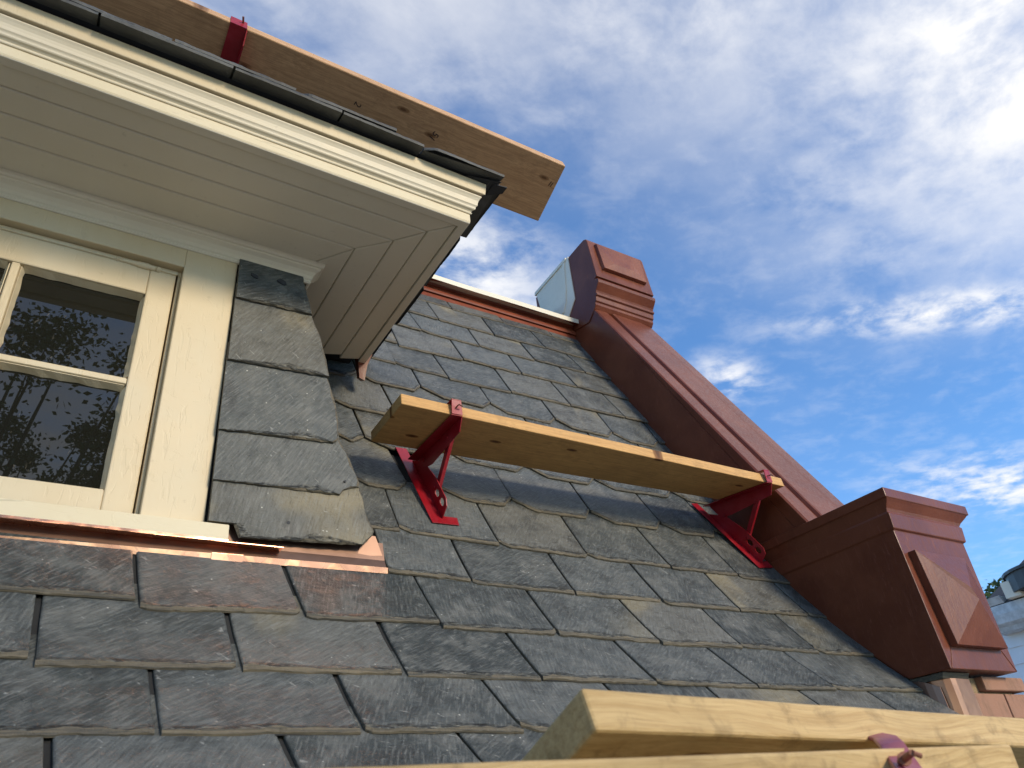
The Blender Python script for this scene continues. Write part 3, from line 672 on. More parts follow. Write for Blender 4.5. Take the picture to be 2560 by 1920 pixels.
hexa(bm, [(.945, 1.338, 1.747), (.99, 1.332, 1.7475), (.99, 1.36, 1.7475), (.945, 1.39, 1.747), (.945, 1.338, 1.7505), (.99, 1.332, 1.7505), (.99, 1.36, 1.7505), (.945, 1.39, 1.7505)])
hexa(bm, [(.86, 1.345, 1.7495), (.965, 1.322, 1.7495), (.93, 1.40, 1.7495), (.88, 1.42, 1.7495), (.86, 1.345, 1.7515), (.965, 1.322, 1.7515), (.93, 1.40, 1.7515), (.88, 1.42, 1.7515)])
obj('membrane', bm, DARK, dorm)
bm = bmesh.new()                            # copper step flashing below the side eave, curled end at the roof
P0_ = surf(.90, 2.52, .006); P1_ = surf(.93, 2.52, .006)
for q in range(4):
    bm = bmesh.new(); a = surf(.93, 2.56 + q * .09, .010); b3 = surf(.955 , 2.55 + q * .09, .010); c3 = surf(.955, 2.62 + q * .09, .010); d3 = surf(.93, 2.63 + q * .09, .010)
    hexa(bm, [a, b3, c3, d3] + [v + Vector((0, -.002, .001)) for v in (a, b3, c3, d3)]); obj('step_flashing', bm, CORN, dorm)

# copper apron in front of the sill
bm = bmesh.new(); n = 40; x0, x1 = -1.10, .775
def ap(x, k):
    s = 1.246 if x > -2 else 0
    w = .0016 * noise.noise((x * 6, k, 0))
    drop = surf(x, 1.213, .016); up = surf(x, 1.36, .016)
    tail = (x - .3) * .010
    dz = (x - .3) * .020 - .012
    if k == 0: return Vector((x, 1.760, .655 + dz + w * .3))
    if k == 1: return Vector((x, 1.757, .6685 + dz * .9 + w * .3))
    if k == 2: return Vector((x, 1.766, .6695 + dz * .9 + w * .3))
    if k == 3: return Vector((x, 1.779 + w, .694 + dz * .5))
    return Vector((x, 1.792, .745))
g_ = [[bm.verts.new(ap(x0 + (x1 - x0) * i / n, k)) for k in range(5)] for i in range(n + 1)]
for i in range(n):
    for k in range(4): bm.faces.new((g_[i][k], g_[i+1][k], g_[i+1][k+1], g_[i][k+1]))
for f_ in bm.faces: f_.material_index = 1 if min(v.co.y for v in f_.verts) > 1.762 else 0
apron = obj('copper_apron', bm, [COPPER, COPPER_D], dorm)
sd = apron.modifiers.new('thickness', 'SOLIDIFY'); sd.thickness = .0012
bm = bmesh.new()
pa = ap(.34, 0); pb = ap(.41, 0); pc = ap(.41, 2); pd = ap(.34, 2)
o_ = Vector((0, -.004, .001))
hexa(bm, [pa + o_ + Vector((0, 0, -.004)), pb + o_ + Vector((0, 0, -.004)), pb + o_ + Vector((0, -.003, .014)), pa + o_ + Vector((0, -.003, .014)), pa, pb, pb + Vector((0, 0, .012)), pa + Vector((0, 0, .012))])
hexa(bm, [pa + Vector((0, -.006, .014)), pb + Vector((0, -.006, .014)), pc + Vector((0, .01, .004)), pd + Vector((0, .01, .004)), pa + Vector((0, -.006, .016)), pb + Vector((0, -.006, .016)), pc + Vector((0, .01, .006)), pd + Vector((0, .01, .006))])
obj('copper_clip', bm, COPPER, apron)
bm = bmesh.new()                            # loose copper lip under the sill
n = 26
for i in range(n):
    x = -1.0 + i * 1.5 / n; xx = x + 1.5 / n
    a = .0035 * noise.noise((x * 7, 3, 0)); b2 = .0035 * noise.noise((xx * 7, 3, 0))
    hexa(bm, [(x, 1.742 + a, .684 + a), (xx, 1.742 + b2, .684 + b2), (xx, 1.80, .688), (x, 1.80, .688), (x, 1.742 + a, .6855 + a), (xx, 1.742 + b2, .6855 + b2), (xx, 1.80, .690), (x, 1.80, .690)])
obj('copper_lip', bm, COPPER, apron)
bm = bmesh.new()                            # little copper corner seen past the last slate
hexa(bm, [(.70, 1.781, .700), (.770, 1.781, .707), (.752, 1.785, .76), (.72, 1.785, .76), (.70, 1.783, .700), (.770, 1.783, .707), (.752, 1.787, .76), (.72, 1.787, .76)])
obj('copper_corner', bm, COPPER_D, apron)

# ---------------------------------------------------------------- window
XJ, XL = .181, mirx(.181)                    # jamb faces
bm = bmesh.new()
cz0, cz1 = .737, 1.483
box(bm, XJ, .321, 1.786, 1.90, cz0, 1.548)
box(bm, mirx(.321), XL, 1.786, 1.90, cz0, 1.548)
box(bm, XL, XJ, 1.7865, 1.90, cz1, 1.548)
# stops
box(bm, XJ - .009, XJ, 1.812, 1.90, cz0, cz1 - .001); box(bm, XL, XL + .009, 1.812, 1.90, cz0, cz1 - .001)
box(bm, XL + .009, XJ - .009, 1.812, 1.90, cz1 - .014, cz1 - .001)
win = obj('window', bm, CREAM, house, bevel=.0025)
bm = bmesh.new(); hexa(bm, [(mirx(.374), 1.758, .692), (.374, 1.758, .692), (.374, 1.86, .700), (mirx(.374), 1.86, .700), (mirx(.374), 1.762, .735), (.374, 1.762, .735), (.374, 1.86, .742), (mirx(.374), 1.86, .742)])
obj('sill', bm, CREAM_H, win, bevel=.003)
bm = bmesh.new(); hexa(bm, [(mirx(.374), 1.7565, .687), (.374, 1.7565, .687), (.374, 1.86, .692), (mirx(.374), 1.86, .692), (mirx(.374), 1.7575, .6965), (.374, 1.7575, .6965), (.374, 1.86, .698), (mirx(.374), 1.86, .698)])
obj('sill_copper', bm, COPPER, win)
# sashes: a pair of casements, each two panes wide and two high
gxr = (-.179, .097); mx = -.213; g2 = (-.489, -.213)
SY0, SY1 = 1.808, 1.848
def sash(bm, xr_, xl_):
    zb, zt, gz0, gz1, m0, m1 = .744, 1.466, .808, 1.371, 1.084, 1.114
    box(bm, xr_ - .070, xr_, SY0, SY1, zb, zt)                      # right stile
    box(bm, xl_, xl_ + .070, SY0, SY1, zb, zt)                      # left stile
    box(bm, xl_ + .070, xr_ - .070, SY0, SY1, gz1 , zt)            # top rail
    box(bm, xl_ + .070, xr_ - .070, SY0, SY1, zb, gz0)              # bottom rail
sxr, sxl = XJ - .0135, XL + .0135
zb, zt, gz0, gz1, m0, m1 = .744, 1.464, .808, 1.371, 1.084, 1.114
bm = bmesh.new()
box(bm, gxr[1] + .004, sxr, SY0, SY1, zb, zt); box(bm, sxl, mirx(gxr[1] + .004), SY0, SY1, zb, zt)
box(bm, mirx(gxr[1] + .004), gxr[1] + .004, SY0, SY1, gz1 + .004, zt); box(bm, mirx(gxr[1] + .004), gxr[1] + .004, SY0, SY1, zb, gz0 - .004)
sash_o = obj('sash', bm, CREAM, win, bevel=.004)
bm = bmesh.new()                             # muntins and the putty bevel round each pane
xm0, xm1 = -.213, -.179
exX(bm, [(SY0 + .004, m0 + .008), (SY0 + .004, m1 - .008), (SY1 - .014, m1 + .001), (SY1, m1), (SY1, m0), (SY1 - .014, m0 - .001)], mirx(.10), xm0 + .001)
exX(bm, [(SY0 + .004, m0 + .008), (SY0 + .004, m1 - .008), (SY1 - .014, m1 + .001), (SY1, m1), (SY1, m0), (SY1 - .014, m0 - .001)], xm1 - .001, .10)
prism(bm, [(x, y, gz0 - .006) for x, y in ((xm0 + .009, SY0 + .0035), (xm1 - .009, SY0 + .0035), (xm1, SY1 - .014), (xm1, SY1), (xm0, SY1), (xm0, SY1 - .014))],
      [(x, y, gz1 + .006) for x, y in ((xm0 + .009, SY0 + .0035), (xm1 - .009, SY0 + .0035), (xm1, SY1 - .014), (xm1, SY1), (xm0, SY1), (xm0, SY1 - .014))])
obj('muntin', bm, CREAM, sash_o, bevel=.0015)
bm = bmesh.new(); rp = random.Random(4)
for (xa_, xb_) in ((-.487, xm0), (xm1, .097)):
    for (za, zb2) in ((gz0, m0), (m1, gz1)):
        for side in range(4):
            ln = 14
            for i in range(ln):
                u0, u1 = i / ln, (i + 1) / ln; w0 = .009 + .0035 * noise.noise((i * 1.3, side + xa_ * 9, za * 5)); w1 = .009 + .0035 * noise.noise(((i + 1) * 1.3, side + xa_ * 9, za * 5))
                yf, yk = SY0 + .0075, SY1 - .0125
                if side == 0: A = [(xa_ + (xb_ - xa_) * u, za) for u in (u0, u1)]; I = (0, 1)
                elif side == 1: A = [(xa_ + (xb_ - xa_) * u, zb2) for u in (u0, u1)]; I = (0, -1)
                elif side == 2: A = [(xa_, za + (zb2 - za) * u) for u in (u0, u1)]; I = (1, 0)
                else: A = [(xb_, za + (zb2 - za) * u) for u in (u0, u1)]; I = (-1, 0)
                q0, q1 = A
                bm.faces.new([bm.verts.new(p) for p in ((q0[0] - I[0] * .005, yf, q0[1] - I[1] * .005), (q1[0] - I[0] * .005, yf, q1[1] - I[1] * .005), (q1[0] + I[0] * (w1 - .006), yk, q1[1] + I[1] * (w1 - .006)), (q0[0] + I[0] * (w0 - .006), yk, q0[1] + I[1] * (w0 - .006)))])
bmesh.ops.remove_doubles(bm, verts=bm.verts, dist=.0002)
pt = obj('putty', bm, CREAM, sash_o); sd = pt.modifiers.new('t', 'SOLIDIFY'); sd.thickness = .002; sd.offset = -1
for (xa_, xb_) in ((-.489, xm0), (xm1, .099)):
    for (za, zb2) in ((gz0, m0), (m1, gz1)):
        bm = bmesh.new(); box(bm, xa_ - .004, xb_ + .004, SY1 - .012, SY1 - .008, za - .004, zb2 + .004)
        if xa_ > -.3: pass
        obj('glass_pane', bm, GLASS, sash_o)
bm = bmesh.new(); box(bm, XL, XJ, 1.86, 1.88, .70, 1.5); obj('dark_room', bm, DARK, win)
# turned rod and bolt along the head
bm = bmesh.new(); zr, yr = 1.4655, 1.8075
def turned(bm, segs):
    for (xa_, xb_, ra, rb_) in segs: tube(bm, (xa_, yr, zr), (xb_, yr, zr), ra, rb_, 14)
turned(bm, [(-.55, .168, .0035, .0035), (.012, .016, .0035, .008), (.016, .021, .008, .0045), (.021, .052, .005, .006),
            (.052, .055, .0075, .0075), (.055, .068, .0078, .0085), (.068, .095, .0098, .0105), (.095, .112, .0090, .0082), (.1125, .116, .005, .0092), (.116, .1225, .0092, .0085), (.1225, .126, .0085, .004)])
obj('espagnolette_rod', bm, CREAM, win, smooth=False)

# ---------------------------------------------------------------- party wall with its red metal coping
bm = bmesh.new()
def rakeY(z): return 1.883 + (z - 1.312) / 1.81
W2 = 2.935
zA, zB = .93, 2.76
nrm = Vector((0, -1.81, 1)).normalized()
# side skin + core: polygon in the YZ plane, built over the whole thickness
core = [(rakeY(zA) + .004, zA), (rakeY(zB) + .004, zB), (2.80, 3.21), (3.2, 3.20), (3.2, .39), (1.40, .39), (1.40, .93)]
exX(bm, core, XP + .002, W2 - .002)
wall = obj('party_wall', bm, RED, house)
bm = bmesh.new()
def rk(x, z, d): v = Vector((x, rakeY(z), z)) + nrm * d; return tuple(v)
secs = [(XP - .0005, -.006), (XP, .0), (XP + .008, .006), (2.590, .008), (2.596, .004), (2.606, -.012), (2.622, -.013), (2.632, .010), (2.64, .013), (2.818, .011), (2.835, .012), (2.855, .012), (2.858, .009), (W2 - .008, .006), (W2, .0), (W2, -.02), (XP, -.02)]
prism(bm, [rk(x, zA, d) for x, d in secs], [rk(x, zB, d) for x, d in secs])
cop = obj('coping', bm, RED, wall)
bm = bmesh.new()                             # inner cheek of the coping with an overlap seam
prism(bm, [(XP - .003, rakeY(zA) + .01, zA - .1), (XP - .003, rakeY(2.66), 2.66), (XP - .003, 2.86, 2.56), (XP - .003, 2.05, .9)], [(XP + .001, rakeY(zA) + .01, zA - .1), (XP + .001, rakeY(2.66), 2.66), (XP + .001, 2.86, 2.56), (XP + .001, 2.05, .9)])
obj('coping_cheek', bm, RED, wall)
# upper block
bm = bmesh.new()
pf = [(2.648, 2.715), (2.632, 2.735), (2.632, 2.752), (2.622, 2.758), (2.619, 2.775), (2.617, 2.787), (2.606, 2.792), (2.604, 2.803), (2.612, 2.812), (2.606, 2.825), (2.588, 2.848), (2.574, 2.866), (2.570, 2.882), (2.577, 2.896), (2.600, 2.901), (2.600, 2.908), (2.576, 2.913), (2.578, 2.925), (2.604, 3.215), (2.612, 3.236), (2.632, 3.248), (2.70, 3.246), (2.832, 3.236), (3.02, 2.95), (2.90, 2.70), (2.72, 2.66)]
prism(bm, [(XP - .004, y, z) for y, z in pf], [(W2 + .012, y, z) for y, z in pf])
blk = obj('coping_block', bm, RED, wall, bevel=.003)
bm = bmesh.new()                             # raised panel on the face of the block
def fy(z): return 2.578 + (z - 2.925) * .0897
pa_ = [(2.556, 2.985), (2.90, 2.985), (2.905, 3.20), (2.545, 3.20)]
o1 = [bm.verts.new((x, fy(z) - .001, z)) for x, z in pa_]; cx_, cz_ = 2.725, 3.09
o2 = [bm.verts.new((x + (cx_ - x) * .03, fy(z) - .022, z + (cz_ - z) * .04)) for x, z in pa_]
o3 = [bm.verts.new((x + (cx_ - x) * .5, fy(z) - .028, z + (cz_ - z) * .55)) for x, z in pa_]
for a, b2 in ((o1, o2), (o2, o3)):
    for i in range(4): bm.faces.new((a[i], a[(i+1) % 4], b2[(i+1) % 4], b2[i]))
bm.faces.new(o3)
obj('block_panel', bm, RED_RUST, blk, bevel=.002)
# white back part of the wall above the flat roof
bm = bmesh.new()
exX(bm, [(2.80, 3.242), (3.170, 3.222), (3.175, 3.205), (3.14, 3.0), (3.10, 2.80), (2.90, 2.80), (2.80, 2.9)], XP - .009, W2 - .05)
exX(bm, [(2.82, 3.2255), (2.82, 3.247), (3.182, 3.228), (3.186, 3.204)], XP - .016, W2 - .04)
obj('parapet_end', bm, GREYWHITE, wall)
bm = bmesh.new()                             # ragged joint between white and red
ring = []; pts = [(2.835, 3.228), (2.85, 3.13), (2.862, 3.02), (2.885, 2.93), (2.925, 2.862)]
for i in range(len(pts) - 1):
    for q in range(6):
        u = q / 6; y = pts[i][0] + (pts[i+1][0] - pts[i][0]) * u; z = pts[i][1] + (pts[i+1][1] - pts[i][1]) * u
        ring.append((y + .006 * noise.noise((z * 60, 2, 0)), z))
ring2 = [(y + .028 + .004 * noise.noise((z * 30, 8, 0)), z + .004) for y, z in ring][::-1]
exX(bm, ring + ring2, XP - .014, XP - .004)
obj('render_patch', bm, GREYWHITE, wall)

# corbel block at the foot
bm = bmesh.new(); XB = XP - .004
levels = [(.382, 0, 2.889, 1.372), (.845, 0, 2.928, 1.388), (.850, -.006, 2.938, 1.380), (.905, -.006, 2.946, 1.378), (.912, -.004, 2.944, 1.384), (.925, -.005, 2.955, 1.380), (.945, -.010, 2.980, 1.368), (.955, -.014, 2.990, 1.362), (.957, -.020, 2.996, 1.358), (.992, -.020, 2.998, 1.358)]
backY = {0: 1.50}
rings = []
for z, ox_, xr_, yf in levels:
    yb2 = 1.52 if z < .4 else 1.99
    rings.append([bm.verts.new(p) for p in ((XB + ox_, yf, z), (xr_, yf, z), (xr_, yb2, z), (XB + ox_, yb2, z))])
for a, b2 in zip(rings, rings[1:]):
    for i in range(4): bm.faces.new((a[i], a[(i+1) % 4], b2[(i+1) % 4], b2[i]))
bm.faces.new(rings[0]); t_ = bm.verts.new((2.74, 1.60, 1.02))
for i in range(4): bm.faces.new((rings[-1][i], rings[-1][(i+1) % 4], t_))
corb = obj('corbel_block', bm, RED, wall, bevel=.0025)
bm = bmesh.new()                             # pyramid panel
o1 = [(2.545, .452), (2.845, .452), (2.832, .768), (2.528, .768)]
def cf(z): return 1.372 + (z - .382) * .0345
a = [bm.verts.new((x, cf(z) + .004, z)) for x, z in o1]; b2 = [bm.verts.new((x, cf(z) - .026, z)) for x, z in o1]
for i in range(4): bm.faces.new((a[i], a[(i+1) % 4], b2[(i+1) % 4], b2[i]))
r0_, r1_ = bm.verts.new((2.705, cf(.58) - .072, .595)), bm.verts.new((2.69, cf(.64) - .072, .635))
bm.faces.new((b2[0], b2[1], r0_)); bm.faces.new((b2[1], b2[2], r1_, r0_)); bm.faces.new((b2[2], b2[3], r1_)); bm.faces.new((b2[3], b2[0], r0_, r1_))
obj('pyramid_panel', bm, RED, corb, bevel=.0012)
bm = bmesh.new()                             # mitre seams of the metal frame round the panel
for (p, q) in (((2.503, .384), (2.545, .45)), ((2.885, .384), (2.845, .45))):
    v0, v1 = Vector((p[0], cf(p[1]) - .0008, p[1])), Vector((q[0], cf(q[1]) - .0008, q[1])); bm = bmesh.new(); tube(bm, v0, v1, .0013, .0013, 6); obj('seam', bm, RED_RUST, corb)

# masonry below the corbel
bm = bmesh.new(); box(bm, 2.54, 2.93, 1.44, 3.1, -1.2, .372); box(bm, 2.50, 2.54, 1.56, 3.1, -1.2, .372)
mas = obj('masonry', bm, MORTAR, wall)
bm = bmesh.new(); z = .379; k = 0
for z1, z0 in ((.374, .330), (.323, .246), (.238, .166), (.158, .086), (.078, .006), (-.002, -.074), (-.082, -.154), (-.162, -.234)):
    cuts = [2.655, 2.727, 3.0] if k == 0 else ([2.56, 2.655, 2.853, 3.0] if k % 2 else [2.56, 2.74, 3.0])
    for a_, b_ in zip(cuts, cuts[1:]):
        if k == 0 and a_ < 2.7: continue
        b_ = min(b_, 2.99); pro = .012 if k == 0 else 0
        box(bm, a_ + .004, b_ - .004, 1.425 - pro, 1.50, z0, z1)
    k += 1
obj('bricks', bm, BRICK, mas, bevel=.004)
bm = bmesh.new(); hexa(bm, [(2.506, 1.415, .362), (2.65, 1.415, .362), (2.65, 1.60, .362), (2.506, 1.60, .362), (2.502, 1.405, .380), (2.652, 1.405, .380), (2.652, 1.60, .380), (2.502, 1.60, .380)])
obj('slate_shim', bm, SLATE_EDGE, mas, bevel=.002)
bm = bmesh.new()                             # folded copper wrapped round the foot
fold = [(1.54, 2.515), (1.46, 2.512), (1.425, 2.520), (1.410, 2.535), (1.408, 2.560), (1.414, 2.648)]
ra = [(x, y + .002 * noise.noise((x * 30, 1, 0)), .362) for y, x in fold]; rb2 = [(x, y, -.4) for y, x in fold]
av = [bm.verts.new(p) for p in ra]; mv = [bm.verts.new((x + .004 * noise.noise((x * 70, 4, 0)), y + .003 * noise.noise((x * 50, 7, 0)), .30)) for y, x in fold]; bv_ = [bm.verts.new(p) for p in rb2]
for r1, r2 in ((av, mv), (mv, bv_)):
    for i in range(len(fold) - 1): bm.faces.new((r1[i], r1[i+1], r2[i+1], r2[i]))
cw = obj('copper_wrap', bm, COPPER_F, mas); sd = cw.modifiers.new('t', 'SOLIDIFY'); sd.thickness = .0015
bm = bmesh.new()                             # curved step piece next to the slates
for i in range(5):
    a0, a1 = i / 5, (i + 1) / 5
    f0 = Vector((2.508 - .012 * math.sin(a0 * 3), 1.535 - .10 * a0, .375 - .035 * a0 ** 2)); f1 = Vector((2.508 - .012 * math.sin(a1 * 3), 1.535 - .10 * a1, .375 - .035 * a1 ** 2))
    d_ = Vector((0, -.005, -.10))
    hexa(bm, [f0, f1, f1 + d_, f0 + d_, f0 + Vector((.003, 0, 0)), f1 + Vector((.003, 0, 0)), f1 + d_ + Vector((.003, 0, 0)), f0 + d_ + Vector((.003, 0, 0))])
obj('copper_step', bm, COPPER_D, mas)
# the wall of the house below the roof, down to the ground
bm = bmesh.new(); box(bm, -3.2, 2.95, 1.75, 8, -6.5, -.5); box(bm, -3.2, 2.95, 3.3, 8, -.5, 2.62)
obj('brick_wall', bm, BRICK, house)

# ---------------------------------------------------------------- planks
def plank(name, c8, m, label, cat='plank', group=None, long_axis=None, bev=.0035):
    """c8: front-bottom L/R, back-bottom R/L, then the same four on top"""
    c8 = [Vector(p) for p in c8]; loc = sum(c8, Vector()) / 8
    ax = (c8[1] - c8[0]).normalized(); wv = (c8[3] - c8[0]); wv = (wv - ax * wv.dot(ax)).normalized(); up = ax.cross(wv)
    Mx = Matrix((ax, wv, up)).transposed()
    inv_ = Mx.inverted(); bm = bmesh.new()
    n = 24; loops = []
    L_ = [inv_ @ (p - loc) for p in c8]
    for i in range(n + 1):
        u = i / n; r_ = []
        for k, (a, b2) in enumerate(((0, 1), (3, 2), (7, 6), (4, 5))):
            p = L_[a].lerp(L_[b2], u); j = .0007
            p = p + Vector((0, j * noise.noise((u * 30, k * 3.1, 0)), j * noise.noise((u * 30, k * 3.1, 7)))); r_.append(bm.verts.new(p))
        loops.append(r_)
    for a, b2 in zip(loops, loops[1:]):
        for k in range(4): bm.faces.new((a[k], a[(k+1) % 4], b2[(k+1) % 4], b2[k]))
    bm.faces.new(loops[0]); bm.faces.new(loops[-1])
    o = obj(name, bm, m, None, bevel=bev); o.location = loc; o.rotation_euler = Mx.to_euler()
    return tag(o, label, cat, group)
def tilted(x0, x1, y, z, th, w=.235, t=.038, dx=0.):
    c_, s_ = math.cos(th), math.sin(th); b = (w * c_, -w * s_); u = (t * s_, t * c_)
    return [(x0, y, z), (x1, y, z), (x1 + dx, y + b[0], z + b[1]), (x0, y + b[0], z + b[1]),
            (x0, y + u[0], z + u[1]), (x1, y + u[0], z + u[1]), (x1 + dx, y + b[0] + u[0], z + b[1] + u[1]), (x0, y + b[0] + u[0], z + b[1] + u[1])]
GP = 'wooden scaffold planks on the roof brackets'
mid_t = Vector((0, .004, .0385))
m4 = [Vector((.813, 1.740, 1.159)), Vector((2.474, 1.740, 1.1605)), Vector((2.474, 1.968, 1.182)), Vector((.816, 1.975, 1.151))]
plank('plank', m4 + [p + mid_t for p in m4], WOOD_MID, 'orange-brown plank spanning the two bright red brackets across the slate slope', group=GP)
up = plank('plank', tilted(-2.6, 1.335, 1.425, 2.112, R(17), dx=.018), WOOD_UP, 'brown plank high above the dormer eave against the sky', group=GP)

# ---------------------------------------------------------------- roof brackets
def bracket_parts(root, m, u, v, n, L):
    """root at the foot of the plate; u across, v up the slope, n off the roof"""
    T = lambda x, y, z: u * x + v * y + n * z
    def flat(bm, pts, th, ax):                # polygon (list of local triples) thickened along ax
        prism(bm, [T(*p) for p in pts], [T(p[0] + ax[0] * th, p[1] + ax[1] * th, p[2] + ax[2] * th) for p in pts])
    bm = bmesh.new()
    flat(bm, [(0, 0, 0), (.092, -.002, 0), (.098, .034, 0), (.042, .036, 0), (.042, L['plate'], 0), (0, L['plate'], 0)], .003, (0, 0, 1))
    bp = obj('base_plate', bm, m, root, bevel=.0006)
    # stiffener web with two oval holes
    bm = bmesh.new(); outer = [(.022, .002), (.030, .046), (.050, .058), (.150, .062), (.262, .048), (.330, .002)]
    holes = [(.062, .036, .016, .0105), (.108, .036, .016, .0105)]
    def loop2(pts):
        vs = [bm.verts.new((p[0], p[1], 0)) for p in pts]; return [bm.edges.new((vs[i], vs[(i+1) % len(vs)])) for i in range(len(vs))]
    es = loop2(outer)
    for (a, b2, ra_, rb_) in holes: es += loop2([(a + ra_ * math.cos(t), b2 + rb_ * math.sin(t)) for t in [i * math.pi / 8 for i in range(16)]])
    bmesh.ops.triangle_fill(bm, use_beauty=True, use_dissolve=False, edges=es)
    for vv in bm.verts: vv.co = T(.042, vv.co.x, vv.co.y)
    w_ = obj('web', bm, m, bp); sd = w_.modifiers.new('t', 'SOLIDIFY'); sd.thickness = .003; sd.offset = 0
    # arm: flat flange under the plank, web on the right, hook over the front edge
    bm = bmesh.new(); p0, p1, p2 = L['back'], L['front'], L['hook']
    d = Vector((0, p1[0] - p0[0], p1[1] - p0[1])).normalized(); nn = Vector((0, d.z, -d.y)) ; nn = -nn if nn.z > 0 and False else nn
    flat(bm, [(.004, p0[0], p0[1]), (.042, p0[0], p0[1]), (.042, p1[0], p1[1]), (.004, p1[0], p1[1])], .003, (0, -d.z, d.y))
    hd = Vector((0, p2[0] - p1[0], p2[1] - p1[1])).normalized()
    flat(bm, [(.004, p1[0], p1[1]), (.042, p1[0], p1[1]), (.040, p2[0], p2[1]), (.006, p2[0], p2[1])], .003, (0, hd.z * .7, -hd.y * .7) if False else (0, d.y, d.z))
    q = (p2[0] - d.y * .03, p2[1] - d.z * .03)
    flat(bm, [(.006, p2[0] + d.y * .003, p2[1] + d.z * .003), (.040, p2[0] + d.y * .003, p2[1] + d.z * .003), (.040, q[0], q[1]), (.006, q[0], q[1])], .003, (0, hd.y, hd.z))
    flat(bm, [(.040, a_, b_) for a_, b_ in L['armweb']], .003, (1, 0, 0))
    arm = obj('arm', bm, m, root, bevel=.0006)
    bm = bmesh.new(); a_, b_ = Vector((.047, *L['strut'][0])), Vector((.047, *L['strut'][1])); dd = (b_ - a_).normalized(); side = Vector((0, dd.z, -dd.y)) * .0085
    flat(bm, [tuple(a_ - side), tuple(b_ - side), tuple(b_ + dd * .008), tuple(b_ + side), tuple(a_ + side), tuple(a_ - dd * .008)], .003, (1, 0, 0))
    flat(bm, [tuple(a_ + side), tuple(b_ + side), tuple(b_ + side + Vector((.012, 0, 0))), tuple(a_ + side + Vector((.012, 0, 0)))], .003, (0, dd.z, -dd.y))
    obj('strut', bm, m, root, bevel=.0006)
    for pv in (L['strut'][0], L['strut'][1], L['pivot']): bm = bmesh.new(); tube(bm, T(.036, *pv), T(.054, *pv), .0055, .0055, 8); obj('rivet', bm, m, root)
    bm = bmesh.new(); c0 = Vector((.021, (p1[0] + p2[0]) / 2, (p1[1] + p2[1]) / 2)) + Vector((0, d.y, d.z)) * .003; c1 = c0 + Vector((0, d.y, d.z)) * .016; c2 = c1 + Vector((.014, .0, -.004))
    tube(bm, T(*c0), T(*c1), .0022, .0020, 8); tube(bm, T(*c1), T(*c2), .0020, .0024, 8); tube(bm, T(*(c0 - Vector((0, d.y, d.z)) * .001)), T(*c0), .005, .005, 10)
    obj('nail', bm, STEEL, root)
def bracket(loc, v, m, label, L, group):
    v = Vector(v).normalized(); n = Vector((0, -v.z, v.y)).normalized(); u = v.cross(n)
    if u.x < 0: u = -u
    r = empty('roof_bracket', Vector(loc) + n * .006); tag(r, label, 'roof bracket', group)
    Mx = Matrix((Vector(u), Vector(v), Vector(n)))
    # children are built in world axes around the root
    class K: pass
    bracket_parts(r, m, u, v, n, L)
    for ch in r.children: pass
    return r
_obj = obj
def obj(name, bm, mats, parent=None, smooth=False, bevel=0, label=None):
    if parent is not None and parent.name.startswith('roof_bracket') or (parent is not None and parent.parent is not None and parent.parent.name.startswith('roof_bracket')):
        bmesh.ops.recalc_face_normals(bm, faces=bm.faces)
        me = bpy.data.meshes.new(name); bm.to_mesh(me); bm.free()
        for mm in (mats if isinstance(mats, (list, tuple)) else [mats]): me.materials.append(mm)
        o = bpy.data.objects.new(name, me); C.objects.link(o); o.parent = parent
        if bevel: md = o.modifiers.new('bevel', 'BEVEL'); md.width = bevel; md.segments = 1
        return o
    return _obj(name, bm, mats, parent, smooth, bevel, label)
LL = dict(plate=.40, back=(.298, .026), front=(.163, .287), hook=(.202, .314), pivot=(.262, .050),
          armweb=[(.295, .030), (.163, .287), (.137, .244), (.205, .076), (.236, .040), (.270, .036)], strut=((.185, .190), (.134, .036)))
GB = 'red steel roof brackets carrying the planks'
bracket((.981, 1.906, .870), (-.0255, .1976, .3427), BRK, 'bright red roof bracket under the left end of the orange-brown plank', LL, GB)
LR = dict(LL); LR.update(back=(.350, .028), front=(.168, .289), hook=(.208, .316), armweb=[(.345, .032), (.168, .289), (.142, .246), (.240, .070), (.270, .030), (.310, .030)])
bracket((2.386, 1.904, .8666), (-.076, .1984, .3438), BRK, 'bright red roof bracket beside the red parapet, under the plank end', LR, GB)

# bracket holding the upper plank: strap under and over its outer edge
def frame_strap(root, pts, wdt, side, m, name, th=.003):
    bm = bmesh.new(); side = Vector(side).normalized()
    for a_, b_ in zip(pts, pts[1:]):
        a_, b_ = Vector(a_), Vector(b_); d = (b_ - a_).normalized(); nn = d.cross(side).normalized() * th
        hexa(bm, [a_, a_ + side * wdt, b_ + side * wdt, b_, a_ + nn, a_ + side * wdt + nn, b_ + side * wdt + nn, b_ + nn])
    o = _obj(name, bm, m, root); return o
th = R(17); cth, sth = math.cos(th), math.sin(th)
ub = empty('roof_bracket', (.165, 1.70, 1.93)); tag(ub, 'dark red bracket hooked round the high plank above the dormer eave', 'roof bracket', GB)
fx = .150
e0 = Vector((fx, 1.425 - .004, 2.112 - .002))                       # outer bottom edge of plank
tp = e0 + Vector((0, .044 * sth, .046 * cth))
bk = e0 + Vector((.0, .30 * cth, -.30 * sth))
frame_strap(ub, [e0 + Vector((0, .22 * cth, -.22 * sth - .003)), e0 + Vector((0, 0, -.003)), tp, tp + Vector((0, .03 * cth, -.03 * sth))], .047, (1, 0, 0), BRK, 'arm')
bm = bmesh.new()
